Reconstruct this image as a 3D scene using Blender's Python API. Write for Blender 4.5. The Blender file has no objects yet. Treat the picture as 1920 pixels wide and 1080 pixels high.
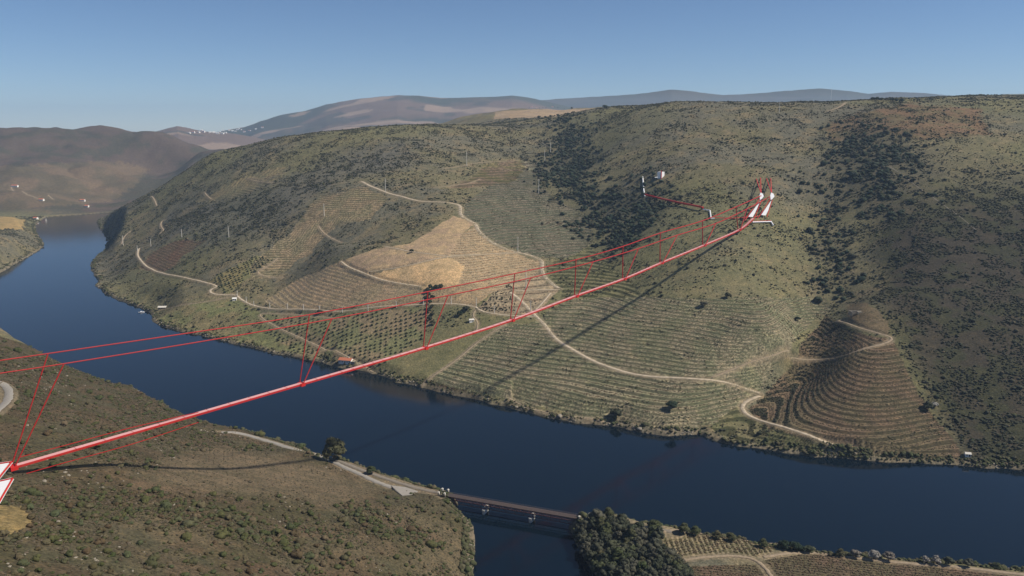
import bpy, math, random
import numpy as np

# ------------------------------------------------------------------ camera, sky, sun, exposure
scene = bpy.context.scene
COL = scene.collection
H = 300.0                      # camera height above the river, metres
F = 1478.0                     # focal length in pixels of a 1920 px wide picture
PITCH = math.atan(300.0 / F)   # looking slightly down
CP, SP = math.cos(PITCH), math.sin(PITCH)

cam_d = bpy.data.cameras.new('camera')
cam = bpy.data.objects.new('camera', cam_d)
COL.objects.link(cam)
cam.location = (0, 0, H)
cam.rotation_euler = (math.pi / 2 - PITCH, 0, 0)
cam_d.sensor_fit = 'HORIZONTAL'
cam_d.sensor_width = 36.0
cam_d.lens = 36.0 * F / 1920.0
cam_d.clip_start = 1.0
cam_d.clip_end = 80000.0
scene.camera = cam

SUN_AZ = math.radians(96.0)    # clockwise from the view direction (+Y)
SUN_EL = math.radians(47.0)
world = bpy.data.worlds.new('World')
scene.world = world
world.use_nodes = True
wn = world.node_tree.nodes
wl = world.node_tree.links
wn.clear()
sky = wn.new('ShaderNodeTexSky')
sky.sky_type = 'NISHITA'
sky.sun_disc = False
sky.sun_elevation = SUN_EL
sky.sun_rotation = SUN_AZ
sky.altitude = 300
sky.air_density = 0.72
sky.dust_density = 0.0
sky.ozone_density = 6.0
bg = wn.new('ShaderNodeBackground')
bg.inputs['Strength'].default_value = 0.066
wo = wn.new('ShaderNodeOutputWorld')
wl.new(sky.outputs[0], bg.inputs[0])
wl.new(bg.outputs[0], wo.inputs[0])

sun_d = bpy.data.lights.new('sun', 'SUN')
sun_d.energy = 3.9
sun_d.angle = math.radians(2.6)      # a sun veiled by thin haze
sun_d.color = (1.0, 0.92, 0.81)
sun = bpy.data.objects.new('sun', sun_d)
COL.objects.link(sun)
sdx = math.sin(SUN_AZ) * math.cos(SUN_EL)
sdy = math.cos(SUN_AZ) * math.cos(SUN_EL)
sdz = math.sin(SUN_EL)
from mathutils import Vector
sun.rotation_euler = Vector((sdx, sdy, sdz)).to_track_quat('Z', 'Y').to_euler()
sun.location = (500, 500, 900)

vs = scene.view_settings
vs.view_transform = 'Standard'
vs.look = 'None'
vs.exposure = 0.42
vs.gamma = 1.0
vs.use_curve_mapping = False
scene.render.engine = 'CYCLES'
scene.cycles.max_bounces = 6
scene.cycles.volume_bounces = 1
scene.cycles.use_denoising = True

rng = np.random.default_rng(7)
random.seed(7)

# ------------------------------------------------------------------ rays through the photograph
def ray(u, v):
    a = (np.asarray(u, float) - 960.0) / F
    b = (540.0 - np.asarray(v, float)) / F
    return a, CP + b * SP, -SP + b * CP

def at_z(u, v, z=0.0):
    dx, dy, dz = ray(u, v)
    t = (z - H) / dz
    return dx * t, dy * t, np.zeros_like(t) + z

def at_y(u, v, Y):
    dx, dy, dz = ray(u, v)
    t = Y / dy
    return dx * t, np.zeros_like(t) + Y, H + dz * t

def project(X, Y, Z):
    zc = Y * CP - (Z - H) * SP
    yc = Y * SP + (Z - H) * CP
    zc = np.maximum(zc, 1e-6)
    return 960 + F * X / zc, 540 - F * yc / zc

# ------------------------------------------------------------------ value noise
def _hash(ix, iy, seed):
    h = (ix * 374761393 + iy * 668265263 + seed * 1442695041) & 0xFFFFFFFF
    h = ((h ^ (h >> 13)) * 1274126177) & 0xFFFFFFFF
    return ((h ^ (h >> 16)) & 0xFFFF) / 65535.0

def noise(x, y, scale, seed=0):
    x = np.asarray(x, float) / scale
    y = np.asarray(y, float) / scale
    ix = np.floor(x).astype(np.int64)
    iy = np.floor(y).astype(np.int64)
    fx = x - ix
    fy = y - iy
    fx = fx * fx * (3 - 2 * fx)
    fy = fy * fy * (3 - 2 * fy)
    a = _hash(ix, iy, seed)
    b = _hash(ix + 1, iy, seed)
    c = _hash(ix, iy + 1, seed)
    d = _hash(ix + 1, iy + 1, seed)
    return (a * (1 - fx) + b * fx) * (1 - fy) + (c * (1 - fx) + d * fx) * fy

def fbm(x, y, scale, seed=0, octs=4):
    r = 0
    amp = 0.5
    for o in range(octs):
        r = r + amp * noise(x, y, scale / 2 ** o, seed + o * 17)
        amp *= 0.5
    return r / (1 - 0.5 ** octs)

def sstep(e0, e1, x):
    t = np.clip((x - e0) / (e1 - e0), 0, 1)
    return t * t * (3 - 2 * t)

# ------------------------------------------------------------------ the lie of the land
# columns of the far hillside: u, v of the shore, v of the crest, distance of the crest
COLS = [(180, 535, 404, 2350), (240, 572, 384, 2300), (300, 603, 347, 2250), (350, 624, 314, 2220), (400, 636, 284, 2200), (450, 645, 281, 2120), (500, 655, 274, 2050), (570, 672, 264, 2020), (640, 690, 254, 2000),
        (720, 712, 247, 2020), (800, 735, 242, 2050), (880, 750, 234, 2150), (950, 768, 228, 2250), (1100, 793, 212, 2150), (1230, 812, 200, 1950), (1400, 838, 197, 1900),
        (1580, 862, 190, 1850), (1760, 870, 186, 1750), (1900, 880, 190, 1700), (2150, 905, 190, 1650)]
_cu = np.array([c[0] for c in COLS], float)

def far_depth(u, v, m=1.0):
    vs_ = np.interp(u, _cu, [c[1] for c in COLS])
    vc = np.interp(u, _cu, [c[2] for c in COLS])
    Yc = np.interp(u, _cu, [c[3] for c in COLS])
    Ys = float(at_z(u, vs_)[1])
    zc = float(at_y(u, vc, Yc)[2])
    # straight slope from shore to crest cut by the ray of (u, v)
    dx, dy, dz = ray(u, v)
    k = zc / (Yc - Ys)
    # H + Y*dz/dy = k (Y - Ys)
    Y = (H + k * Ys) / (k - dz / dy)
    return float(Y) * m

CTRL = []
def cz(u, v, z):
    x, y, zz = at_z(u, v, z)
    CTRL.append((float(x), float(y), float(z)))
def cy(u, v, Y):
    x, y, z = at_y(u, v, Y)
    CTRL.append((float(x), float(y), float(z)))
def cf(u, v, m=1.0):
    cy(u, v, far_depth(u, v, m))
def cw(s, Y, z):
    CTRL.append((s * Y, Y, z))

# shore of the far bank
FAR_SHORE = [(2300, 925), (2100, 900), (1920, 882), (1850, 878), (1790, 872), (1700, 868), (1640, 866), (1560, 858), (1500, 853), (1440, 843),
             (1380, 838), (1340, 826), (1310, 815), (1250, 815), (1200, 812), (1160, 800), (1110, 796), (1060, 790), (1000, 776),
             (960, 766), (900, 752), (850, 741), (800, 728), (745, 716), (715, 705), (690, 697), (640, 690), (600, 681), (560, 670),
             (510, 662), (460, 650), (420, 640), (380, 630), (340, 622), (305, 612), (288, 603), (283, 590), (270, 580), (240, 570),
             (215, 560), (195, 548), (180, 536), (186, 525), (172, 508), (170, 495), (178, 482), (195, 470), (203, 452), (196, 440),
             (185, 425), (183, 412), (205, 403), (230, 400)]
# the far end of the river in view, then the promontory on the left
LEFT_SHORE = [(200, 399), (165, 402), (120, 405), (88, 407), (68, 418), (66, 434), (80, 452), (82, 462), (66, 474), (40, 488), (0, 512),
              (-60, 540), (-250, 610)]
# near bank (under the brow of the near hill), then up the tributary
NEAR_SHORE = [(-250, 560), (-100, 600), (0, 628), (60, 656), (120, 692), (200, 727), (260, 748), (320, 778), (380, 800), (420, 806),
              (470, 812), (520, 826), (570, 842), (610, 862), (660, 874), (700, 885), (750, 901), (800, 918), (840, 930), (846, 946),
              (866, 962), (884, 985), (893, 1010), (884, 1045), (890, 1080), (905, 1200), (900, 1500)]
RIGHT_SHORE = [(1100, 1500), (1110, 1200), (1112, 1090), (1092, 1050), (1078, 1020), (1072, 1000), (1084, 985), (1100, 972), (1150, 972), (1220, 985), (1300, 1001),
               (1370, 1014), (1440, 1026), (1500, 1036), (1600, 1043), (1700, 1052), (1800, 1060), (1920, 1072), (2100, 1090), (2300, 1110)]

def shore_xy(pts):
    a = np.array(pts, float)
    x, y, z = at_z(a[:, 0], a[:, 1], 0.0)
    return np.stack([x, y], 1)
FS, LS, NS, RS = map(shore_xy, (FAR_SHORE, LEFT_SHORE, NEAR_SHORE, RIGHT_SHORE))
WATER_POLY = np.concatenate([FS, LS, NS, RS])

# far hillside: noses (m < 1) and gullies (m > 1)
for p in [(1850, 760, 1.0), (1850, 640, 1.0), (1850, 500, .99), (1850, 380, .98), (1850, 280, .99), (1920, 420, .98),
          (1740, 640, 1.004), (1760, 740, 1.0), (1780, 820, 1.0), (1700, 520, 1.01), (1720, 420, .985), (1640, 330, .965), (1640, 262, .97),
          (1740, 300, .985), (1560, 285, .995), (1660, 800, .982), (1640, 730, .972), (1606, 660, .976), (1670, 650, .985), (1610, 585, 1.0),
          (1540, 400, 1.03), (1560, 480, 1.04), (1562, 555, 1.056), (1522, 625, 1.054), (1477, 688, 1.05), (1436, 742, 1.034), (1360, 798, 1.008),
          (1540, 790, .985), (1460, 800, .99), (1470, 640, .995), (1450, 580, .99),
          (1300, 760, .99), (1200, 720, .985), (1100, 680, .985), (1000, 680, .985), (1200, 620, .98), (1350, 680, .985), (1350, 600, .98), (1100, 600, .99),
          (1000, 600, .975), (900, 640, .985), (900, 700, .99),
          (1300, 500, .97), (1420, 500, .985), (1350, 400, .955), (1450, 380, .975), (1300, 300, .96), (1420, 280, .98), (1230, 420, .985), (1200, 320, .985), (1180, 250, .98),
          (1130, 460, 1.03), (1105, 400, 1.045), (1060, 320, 1.05), (1055, 250, 1.03), (1170, 530, 1.01), (1020, 420, .985), (1040, 470, 1.0), (960, 340, .985),
          (940, 430, .95), (860, 385, .94), (860, 440, .925), (770, 470, .92), (700, 500, .925), (840, 520, .925), (930, 500, .945), (960, 550, .96), (880, 570, .955),
          (780, 580, .97), (650, 560, .965), (560, 560, .985), (680, 620, .985), (560, 620, .99), (720, 360, .965), (630, 400, .96), (620, 460, .965), (580, 480, 1.005),
          (660, 455, .985), (520, 540, 1.015), (480, 500, .985), (430, 470, .97), (340, 500, .985), (290, 470, .99), (240, 530, 1.005), (220, 480, 1.02), (370, 560, .99), (450, 590, .995),
          (350, 430, .99), (270, 420, .99), (430, 400, 1.0), (500, 360, .985), (430, 340, 1.0), (560, 310, 1.0), (700, 290, .99), (820, 280, .985), (900, 290, 1.0),
          (960, 265, 1.0)]:
    cf(*p)
for c in COLS:                     # the crest line and the ground that falls away behind it
    cy(c[0], c[2], c[3])
for s, Y, z in [(-.52, 2900, 2), (-.47, 2900, 30), (-.40, 3000, 120), (-.30, 2900, 200), (-.22, 2750, 230), (-.12, 2700, 265),
                (-.42, 3900, 110), (-.32, 4200, 130), (-.2, 4200, 170), (-.1, 4500, 210)]:
    cw(s, Y, z)
# plateau
cy(930, 222, 2800); cy(940, 211, 3150); cy(1000, 203, 3500); cy(1100, 203, 3300); cy(1050, 214, 2800)
for s, Y, z in [(.1, 2700, 352), (.2, 2500, 352), (.3, 2500, 356), (.42, 2300, 362), (.52, 2400, 372), (.62, 2300, 372), (.8, 2200, 372),
                (.05, 4600, 300), (.25, 4000, 340), (.45, 4000, 360), (.65, 4000, 380), (.3, 7000, 330), (.6, 7000, 400), (.85, 4000, 380), (.85, 8000, 400)]:
    cw(s, Y, z)
# near hill
for p in [(-150, 590, 80), (0, 607, 52), (60, 640, 46), (110, 668, 40), (200, 714, 30), (270, 742, 26), (330, 772, 20), (400, 791, 12), (0, 680, 82), (0, 745, 100), (100, 740, 76),
          (160, 780, 80), (280, 810, 52), (300, 850, 62), (20, 875, 112), (140, 860, 100), (220, 930, 96), (400, 850, 36), (420, 900, 56), (480, 815, 9), (560, 840, 10), (640, 876, 10),
          (700, 900, 10), (760, 922, 10.5), (830, 926, 12), (520, 870, 26), (600, 900, 22), (640, 940, 32), (560, 970, 52), (400, 970, 78), (740, 965, 26), (800, 950, 17), (760, 1010, 30),
          (850, 1000, 10), (850, 1060, 11), (780, 1070, 30), (640, 1040, 52), (500, 1060, 76), (300, 1030, 100), (200, 1080, 118), (60, 980, 126), (0, 1080, 146), (-200, 800, 130), (-200, 1000, 150),
          (0, 1400, 180), (400, 1400, 140), (700, 1400, 80), (850, 1400, 20), (640, 1200, 70), (-400, 700, 140), (-500, 1200, 190)]:
    cz(*p)
# right bank of the tributary
for p in [(1090, 968, 12), (1140, 978, 10.5), (1220, 995, 9.5), (1300, 1012, 8), (1420, 1030, 7), (1560, 1045, 6.5), (1750, 1060, 6.5), (1900, 1078, 6.5), (1250, 1040, 8), (1350, 1060, 9), (1500, 1060, 8),
          (1180, 1060, 7), (1160, 1020, 6), (1700, 1090, 9), (1900, 1150, 12), (1300, 1150, 14), (1500, 1200, 16), (1200, 1300, 18), (1800, 1400, 26), (2200, 1120, 9), (2200, 1400, 30)]:
    cz(*p)
# promontory and hills on the left
for p in [(0, 440, 46), (0, 405, 48), (50, 440, 26), (-150, 480, 55), (30, 425, 38), (-200, 400, 60)]:
    cz(*p)
for p in [(0, 396, 2780), (150, 396, 2860), (60, 360, 3000), (180, 372, 3050), (0, 330, 3350), (120, 320, 3450), (240, 330, 3500), (0, 262, 4000), (60, 246, 4150), (130, 240, 4250), (200, 241, 4250), (270, 244, 4250),
          (330, 268, 4100), (372, 293, 3800), (240, 370, 3300), (320, 330, 3600), (-120, 250, 4100), (-300, 260, 4000), (-120, 330, 3300), (-300, 340, 3200)]:
    cy(*p)
for p in [(0, 275, 5600), (200, 275, 5800), (400, 292, 5200), (480, 285, 5400), (420, 265, 6600), (560, 262, 6200), (330, 258, 7000), (310, 247, 8800), (345, 239, 8600), (380, 246, 8300), (430, 243, 8300), (490, 240, 8300),
          (500, 224, 9600), (600, 200, 10300), (650, 190, 10600), (760, 181, 11000), (860, 184, 11200), (700, 212, 9000), (560, 238, 8200), (800, 215, 8600), (960, 181, 11800), (1020, 189, 12200),
          (1120, 184, 12500), (1250, 171, 13000), (1340, 181, 13000), (1400, 176, 13000), (1520, 169, 13000), (1640, 176, 12800), (1720, 177, 12600), (1800, 181, 12000), (1900, 183, 12000), (2100, 178, 12000),
          (200, 246, 11500), (0, 250, 10500), (-200, 250, 10500)]:
    cy(*p)
for s, Y, z in [(-.8, 15500, 250), (-.4, 15500, 230), (0, 15500, 300), (.4, 15500, 300), (.8, 15500, 300), (-.8, 7000, 200),
                (-.8, 180, 200), (-.3, 180, 150), (.1, 180, 40), (.3, 180, 40), (.8, 180, 60)]:
    cw(s, Y, z)

CTRL = np.array(CTRL)
def tps_fit():
    p = np.stack([CTRL[:, 0] / CTRL[:, 1], np.log(CTRL[:, 1])], 1)
    n = len(p)
    d2 = ((p[:, None] - p[None]) ** 2).sum(-1)
    K = np.where(d2 > 0, d2 * np.log(d2 + 1e-20), 0) + np.eye(n) * 2e-4
    A = np.zeros((n + 3, n + 3))
    A[:n, :n] = K
    A[:n, n] = 1
    A[:n, n + 1:] = p
    A[n:, :n] = A[:n, n:].T
    rhs = np.concatenate([CTRL[:, 2], np.zeros(3)])
    w = np.linalg.solve(A, rhs)
    return p, w
TP, TW = tps_fit()
def tps(s, l):
    out = TW[-3] + TW[-2] * s + TW[-1] * l
    for i in range(len(TP)):
        d2 = (s - TP[i, 0]) ** 2 + (l - TP[i, 1]) ** 2
        out = out + TW[i] * d2 * np.log(d2 + 1e-20)
    return out

# grid of the ground: fine where the valley is, coarse towards the horizon
S_AX = np.concatenate([np.linspace(-.92, -.69, 28)[:-1], np.linspace(-.69, .69, 860), np.linspace(.69, .92, 28)[1:]])
L_AX = np.concatenate([np.linspace(math.log(170), math.log(400), 90)[:-1], np.linspace(math.log(400), math.log(1750), 980)[:-1],
                       np.linspace(math.log(1750), math.log(3600), 170)[:-1], np.linspace(math.log(3600), math.log(15800), 210)])
NSX, NLX = len(S_AX), len(L_AX)
# the spline is smooth: solve it on a coarser grid, then resample
cs = np.linspace(S_AX[0], S_AX[-1], 330)
cl = np.linspace(L_AX[0], L_AX[-1], 560)
CZ = tps(cs[None, :], cl[:, None])
def bil(grid, sa, la, s, l):
    i = np.clip(np.interp(s, sa, np.arange(len(sa))), 0, len(sa) - 1.001)
    j = np.clip(np.interp(l, la, np.arange(len(la))), 0, len(la) - 1.001)
    i0 = i.astype(int); j0 = j.astype(int)
    fi = i - i0; fj = j - j0
    return (grid[j0, i0] * (1 - fi) + grid[j0, i0 + 1] * fi) * (1 - fj) + (grid[j0 + 1, i0] * (1 - fi) + grid[j0 + 1, i0 + 1] * fi) * fj
GS, GL = np.meshgrid(S_AX, L_AX)
GY = np.exp(GL)
GX = GS * GY
GZ = bil(CZ, cs, cl, GS, GL)

def in_poly(x, y, poly):
    inside = np.zeros(x.shape, bool)
    n = len(poly)
    x0, y0 = poly[:, 0].min(), poly[:, 1].min()
    x1, y1 = poly[:, 0].max(), poly[:, 1].max()
    m = (x >= x0) & (x <= x1) & (y >= y0) & (y <= y1)
    xs, ys = x[m], y[m]
    c = np.zeros(xs.shape, bool)
    for i in range(n):
        xa, ya = poly[i]
        xb, yb = poly[(i + 1) % n]
        if ya == yb:
            continue
        hit = ((ya > ys) != (yb > ys)) & (xs < (xb - xa) * (ys - ya) / (yb - ya) + xa)
        c ^= hit
    inside[m] = c
    return inside

def seg_dist(x, y, line, cap=1e9):
    d = np.full(x.shape, cap)
    for i in range(len(line) - 1):
        ax, ay = line[i]
        bx, by = line[i + 1]
        ex, ey = bx - ax, by - ay
        L2 = ex * ex + ey * ey + 1e-9
        t = np.clip(((x - ax) * ex + (y - ay) * ey) / L2, 0, 1)
        d = np.minimum(d, np.hypot(x - ax - t * ex, y - ay - t * ey))
    return d

def wobble(line, amp, step, seed):      # a natural, ragged shoreline
    out = []
    r = np.random.default_rng(seed)
    for i in range(len(line) - 1):
        a, b = line[i], line[i + 1]
        n = max(1, int(np.hypot(*(b - a)) / step))
        for k in range(n):
            p = a + (b - a) * k / n
            out.append(p + (r.normal(0, amp, 2) if (k or i) else 0))
    out.append(line[-1])
    return np.array(out)
WATER_POLY = wobble(np.vstack([WATER_POLY, WATER_POLY[:1]]), 1.6, 14.0, 3)
# distance to the shore on a coarse lattice is enough
_m = (cl[:, None] < math.log(3400)) * np.ones((1, len(cs)), bool)
CX = cs[None, :] * np.exp(cl)[:, None]
CYY = np.exp(cl)[:, None] * np.ones((1, len(cs)))
fine = GY < 3300
INW = in_poly(GX, GY, WATER_POLY)
sd = np.full(GX.shape, 400.0)
idx = np.where(fine)
xs, ys = GX[idx], GY[idx]
# windowed: only near the outline
dist = np.full(xs.shape, 400.0)
order = np.arange(len(xs))
for k in range(0, len(WATER_POLY) - 1, 24):
    seg = WATER_POLY[k:k + 25]
    x0, y0 = seg.min(0) - 130
    x1, y1 = seg.max(0) + 130
    mm = (xs > x0) & (xs < x1) & (ys > y0) & (ys < y1)
    if mm.any():
        dist[mm] = np.minimum(dist[mm], seg_dist(xs[mm], ys[mm], seg))
sd[idx] = dist
SHORE = np.where(INW, -sd, sd)           # metres inland (negative: in the river)

# relief on top of the smooth land
rel = (fbm(GX, GY, 260, 1, 4) - .5) * 26 + (fbm(GX, GY, 70, 5, 3) - .5) * (2.6 + 4.4 * sstep(1300, 1700, GY))
rel = rel * sstep(15, 160, SHORE) * (1 - .55 * sstep(1500, 1900, GY)) * (0.55 + 0.45 * sstep(900, 1500, GY))
ridged = 1 - np.abs(fbm(GX, GY, 420, 33, 4) * 2 - 1)
rel = rel - (ridged - .6) * (26 + 34 * sstep(2700, 3100, GY)) * sstep(1500, 2600, GY) * (1 - sstep(4300, 5200, GY)) * sstep(15, 160, SHORE)
# far country: ranges one behind the other
def range_(px, Yl, front, back, seed):
    a = np.array(px, float)
    su = (a[:, 0] - 960) / F
    zc = H + (240 - a[:, 1]) / F * Yl
    zz = np.interp(GS, su, zc) + (fbm(GX, GY * .25, 700, seed, 4) - .5) * 46
    d = GY - Yl
    fold = (1 - np.abs(fbm(GX, GY, 1100, seed + 9, 4) * 2 - 1)) * np.clip(np.abs(d), 0, 1500) * .085
    return zz - np.where(d < 0, -d * front, d * back) - fold
farbase = 130 + (fbm(GX, GY, 1100, 55, 4) - .5) * 170
kf = sstep(4500, 5600, GY)
farz = GZ * (1 - kf) + np.minimum(GZ, farbase) * kf
for px_, Yl_, fr_, bk_, sd_ in [
        ([(-300, 300), (150, 275), (230, 258), (280, 252), (312, 246), (345, 239), (375, 244), (400, 247), (450, 250), (500, 258), (560, 275), (700, 310), (800, 400)], 7600, .075, .05, 501),
        ([(-200, 340), (200, 285), (300, 264), (380, 252), (430, 244), (470, 236), (500, 225), (540, 215), (580, 208), (620, 197), (650, 191), (700, 186), (750, 181), (790, 182), (830, 185), (870, 184), (920, 184), (960, 181), (1000, 187), (1060, 200), (1150, 225), (1300, 330)], 9800, .13, .08, 531),
        ([(-300, 330), (200, 275), (300, 262), (430, 246), (600, 215), (900, 195), (1020, 189), (1060, 186), (1120, 184), (1180, 178), (1250, 171), (1300, 176), (1345, 181), (1400, 177), (1460, 172), (1520, 169), (1570, 172), (1610, 178), (1650, 174), (1720, 177), (1800, 183), (1920, 186), (2200, 190)], 13200, .14, .1, 561),
        ([(1380, 320), (1560, 225), (1700, 195), (1800, 185), (1860, 180), (1920, 178), (2050, 177), (2300, 180)], 5200, .09, .06, 591)]:
    farz = np.where(GY > 4000, np.maximum(farz, range_(px_, Yl_, fr_, bk_, sd_)), farz)
land = farz + rel
bank = 0.35 + np.minimum(SHORE * .75, 2.6) + np.clip(SHORE - 4, 0, None) * .12 + (noise(GX, GY, 5, 77) - .5) * 1.6 * sstep(.5, 4, SHORE)
_nb = 1 - sstep(700, 900, GY) * 1.0
_nb = np.where((GX < 0) & (GY < 1300) & (GY < 1250 + GX), 1.0, _nb)
mixk = sstep(6 - 4 * _nb, 55 - 38 * _nb, SHORE)
landz = np.maximum(bank * (1 - mixk) + land * mixk, 0.35 + np.minimum(np.maximum(SHORE, 0) * .5, 2))
GZ = np.where(SHORE > 0, landz, np.maximum(-.3 + SHORE * .5, -9))
del CX, CYY, _m

def ground(X, Y):
    X = np.asarray(X, float); Y = np.asarray(Y, float)
    return bil(GZ, S_AX, L_AX, X / Y, np.log(Y))

def hit(u, v, lo=260.0, hi=15000.0, n=2600):
    """where the sight line of a pixel meets the ground"""
    dx, dy, dz = ray(float(u), float(v))
    Y = np.exp(np.linspace(math.log(lo), math.log(hi), n))
    X = Y * dx / dy
    Z = H + Y * dz / dy
    g = np.maximum(ground(X, Y), 0)
    below = np.where(Z <= g)[0]
    if len(below) == 0:
        return None
    k = below[0]
    if k == 0:
        return X[0], Y[0], g[0]
    a = Z[k - 1] - g[k - 1]
    b = g[k] - Z[k]
    t = a / (a + b + 1e-9)
    y = Y[k - 1] + (Y[k] - Y[k - 1]) * t
    x = y * dx / dy
    return float(x), float(y), float(max(ground(x, y), 0))
# ------------------------------------------------------------------ land cover: what grows where
GU, GV = project(GX, GY, GZ)
_ju = (fbm(GX, GY, 26, 61, 3) - .5) * 14 + (noise(GX, GY, 4, 62) - .5) * 5
_jv = (fbm(GX, GY, 26, 71, 3) - .5) * 9 + (noise(GX, GY, 4, 72) - .5) * 3.5
def region(poly, ymin=300, ymax=2600, jit=1.0):
    return in_poly(GU + _ju * jit, GV + _jv * jit, np.array(poly, float)) & (GY > ymin) & (GY < ymax) & (SHORE > 3)

R = {}
R['vine_big'] = region([(1005, 600), (1060, 562), (1180, 556), (1300, 558), (1545, 558), (1562, 578), (1520, 600), (1482, 650), (1462, 672), (1426, 737), (1390, 760),
                        (1335, 795), (1230, 803), (1100, 783), (960, 752), (830, 722), (800, 712), (830, 690), (880, 650), (930, 615)], 600, 1500)
R['vine_right'] = region([(1566, 600), (1600, 622), (1660, 634), (1680, 645), (1700, 690), (1725, 740), (1760, 790), (1803, 850), (1797, 866), (1700, 861), (1560, 850),
                          (1500, 832), (1430, 800), (1400, 770), (1440, 735), (1480, 690), (1505, 640), (1545, 590)], 600, 1300)
R['clearing'] = region([(1588, 575), (1620, 568), (1650, 580), (1664, 605), (1664, 628), (1620, 615), (1590, 600)], 600, 1500)
R['vine_grey'] = region([(868, 398), (880, 375), (930, 345), (985, 302), (1012, 310), (1015, 350), (1060, 385), (1115, 410), (1112, 460), (1060, 482), (1020, 486), (960, 465),
                         (905, 440), (893, 420)], 900, 2200)
R['vine_corner'] = region([(893, 580), (930, 545), (985, 517), (1013, 507), (1020, 525), (1048, 543), (1003, 590), (940, 588)], 700, 1500, .5)
R['rows_gold'] = region([(862, 440), (893, 422), (900, 440), (930, 462), (970, 475), (1013, 490), (1008, 510), (985, 517), (930, 545), (892, 572), (800, 571), (700, 576), (760, 552), (862, 530), (868, 500),
                         (842, 482)], 700, 1700, .6)
R['gold'] = region([(640, 490), (700, 468), (770, 457), (850, 404), (890, 418), (864, 440), (843, 481), (780, 495), (720, 506), (690, 515)], 700, 1800, .4)
R['gold_bright'] = region([(690, 515), (760, 500), (840, 483), (872, 500), (862, 532), (800, 543), (740, 530), (705, 521)], 700, 1700, .7)
R['steps_brown'] = region([(497, 566), (560, 522), (612, 500), (640, 490), (690, 515), (740, 530), (800, 545), (760, 558), (700, 573), (600, 579), (520, 577)], 700, 1700, .7)
R['field_upper'] = region([(470, 492), (540, 440), (575, 392), (600, 370), (680, 348), (724, 370), (718, 388), (690, 411), (640, 416), (600, 455), (575, 480), (520, 520), (470, 520)], 900, 2300)
R['field_far'] = region([(365, 378), (440, 338), (500, 318), (545, 313), (520, 338), (470, 362), (400, 378)], 1200, 3000)
R['orchard'] = region([(486, 592), (500, 586), (600, 588), (690, 583), (812, 574), (812, 600), (790, 640), (740, 672), (690, 695), (640, 688), (560, 660), (500, 625)], 700, 1600)
R['orchard_dense'] = region([(385, 528), (430, 500), (480, 478), (520, 488), (480, 515), (425, 548)], 900, 2000)
R['meadow'] = region([(285, 606), (330, 575), (440, 558), (480, 580), (500, 600), (560, 645), (640, 688), (560, 672), (420, 640), (300, 612)], 800, 1800)
R['vine_red'] = region([(262, 500), (285, 470), (335, 448), (390, 452), (345, 480), (312, 508), (288, 512)], 1000, 2300)
R['plateau_field'] = region([(925, 223), (930, 209), (1000, 205), (1120, 203), (1060, 219)], 2300, 4500, .2)
R['field_top'] = region([(820, 357), (890, 332), (910, 306), (975, 300), (988, 316), (960, 342), (890, 352)], 1000, 2600)
R['heath_top'] = region([(1540, 240), (1600, 215), (1700, 192), (1840, 205), (1860, 250), (1720, 262), (1640, 250), (1560, 268)], 1100, 2600, 1.5)
R['near_field'] = region([(240, 895), (330, 858), (430, 835), (560, 855), (640, 880), (730, 920), (700, 938), (600, 945), (520, 925), (400, 928), (260, 918)], 300, 800, 3.0)
R['yellow_patch'] = region([(-60, 940), (40, 950), (62, 985), (20, 1005), (-60, 1000)], 200, 700)
R['vine_bank'] = region([(1225, 1003), (1300, 997), (1462, 1022), (1440, 1040), (1320, 1046), (1272, 1047)], 300, 800, .4)
R['vine_bank_low'] = region([(1450, 1045), (1520, 1036), (1700, 1054), (1960, 1078), (1960, 1200), (1300, 1200), (1290, 1062), (1420, 1058)], 300, 800, .4)
R['left_fields'] = region([(0, 312), (200, 302), (280, 312), (250, 350), (210, 378), (120, 385), (0, 396), (-300, 400), (-300, 320)], 2700, 4200, 1.5)
R['left_gold'] = region([(-50, 398), (48, 402), (44, 430), (0, 428), (-50, 425)], 1500, 2600)
_soft = [((fbm(GX, GY, 55 - 14 * k, 900 + k, 2) - .5), (fbm(GX, GY, 55 - 14 * k, 950 + k, 2) - .5)) for k in range(3)]
def soft_region(poly, ymin, ymax, spread):
    acc_ = 0
    for a, b in _soft:
        acc_ = acc_ + in_poly(GU + a * spread, GV + b * spread * .7, np.array(poly, float))
        acc_ = acc_ + in_poly(GU - b * spread, GV + a * spread * .7, np.array(poly, float))
    return acc_ / 6.0 * ((GY > ymin) & (GY < ymax) & (SHORE > 3))
R['woods'] = soft_region([(1040, 238), (1085, 228), (1112, 280), (1102, 330), (1130, 372), (1200, 335), (1252, 358), (1222, 402), (1200, 450), (1120, 482), (1114, 440), (1075, 392), (1030, 352), (1020, 300), (1050, 270)], 900, 2600, 170)
R['woods_knoll'] = soft_region([(1540, 262), (1600, 245), (1640, 240), (1740, 272), (1765, 300), (1730, 335), (1760, 372), (1700, 350), (1660, 420), (1600, 400), (1560, 330)], 900, 2300, 170)
R['gully'] = soft_region([(1520, 330), (1545, 330), (1590, 450), (1606, 520), (1592, 575), (1560, 578), (1545, 520), (1530, 440)], 700, 2000, 130)
R['scrub_left'] = soft_region([(330, 420), (400, 375), (480, 350), (560, 325), (640, 285), (760, 265), (800, 300), (680, 335), (590, 365), (530, 430), (430, 470), (340, 445)], 1100, 2600, 110)

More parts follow.
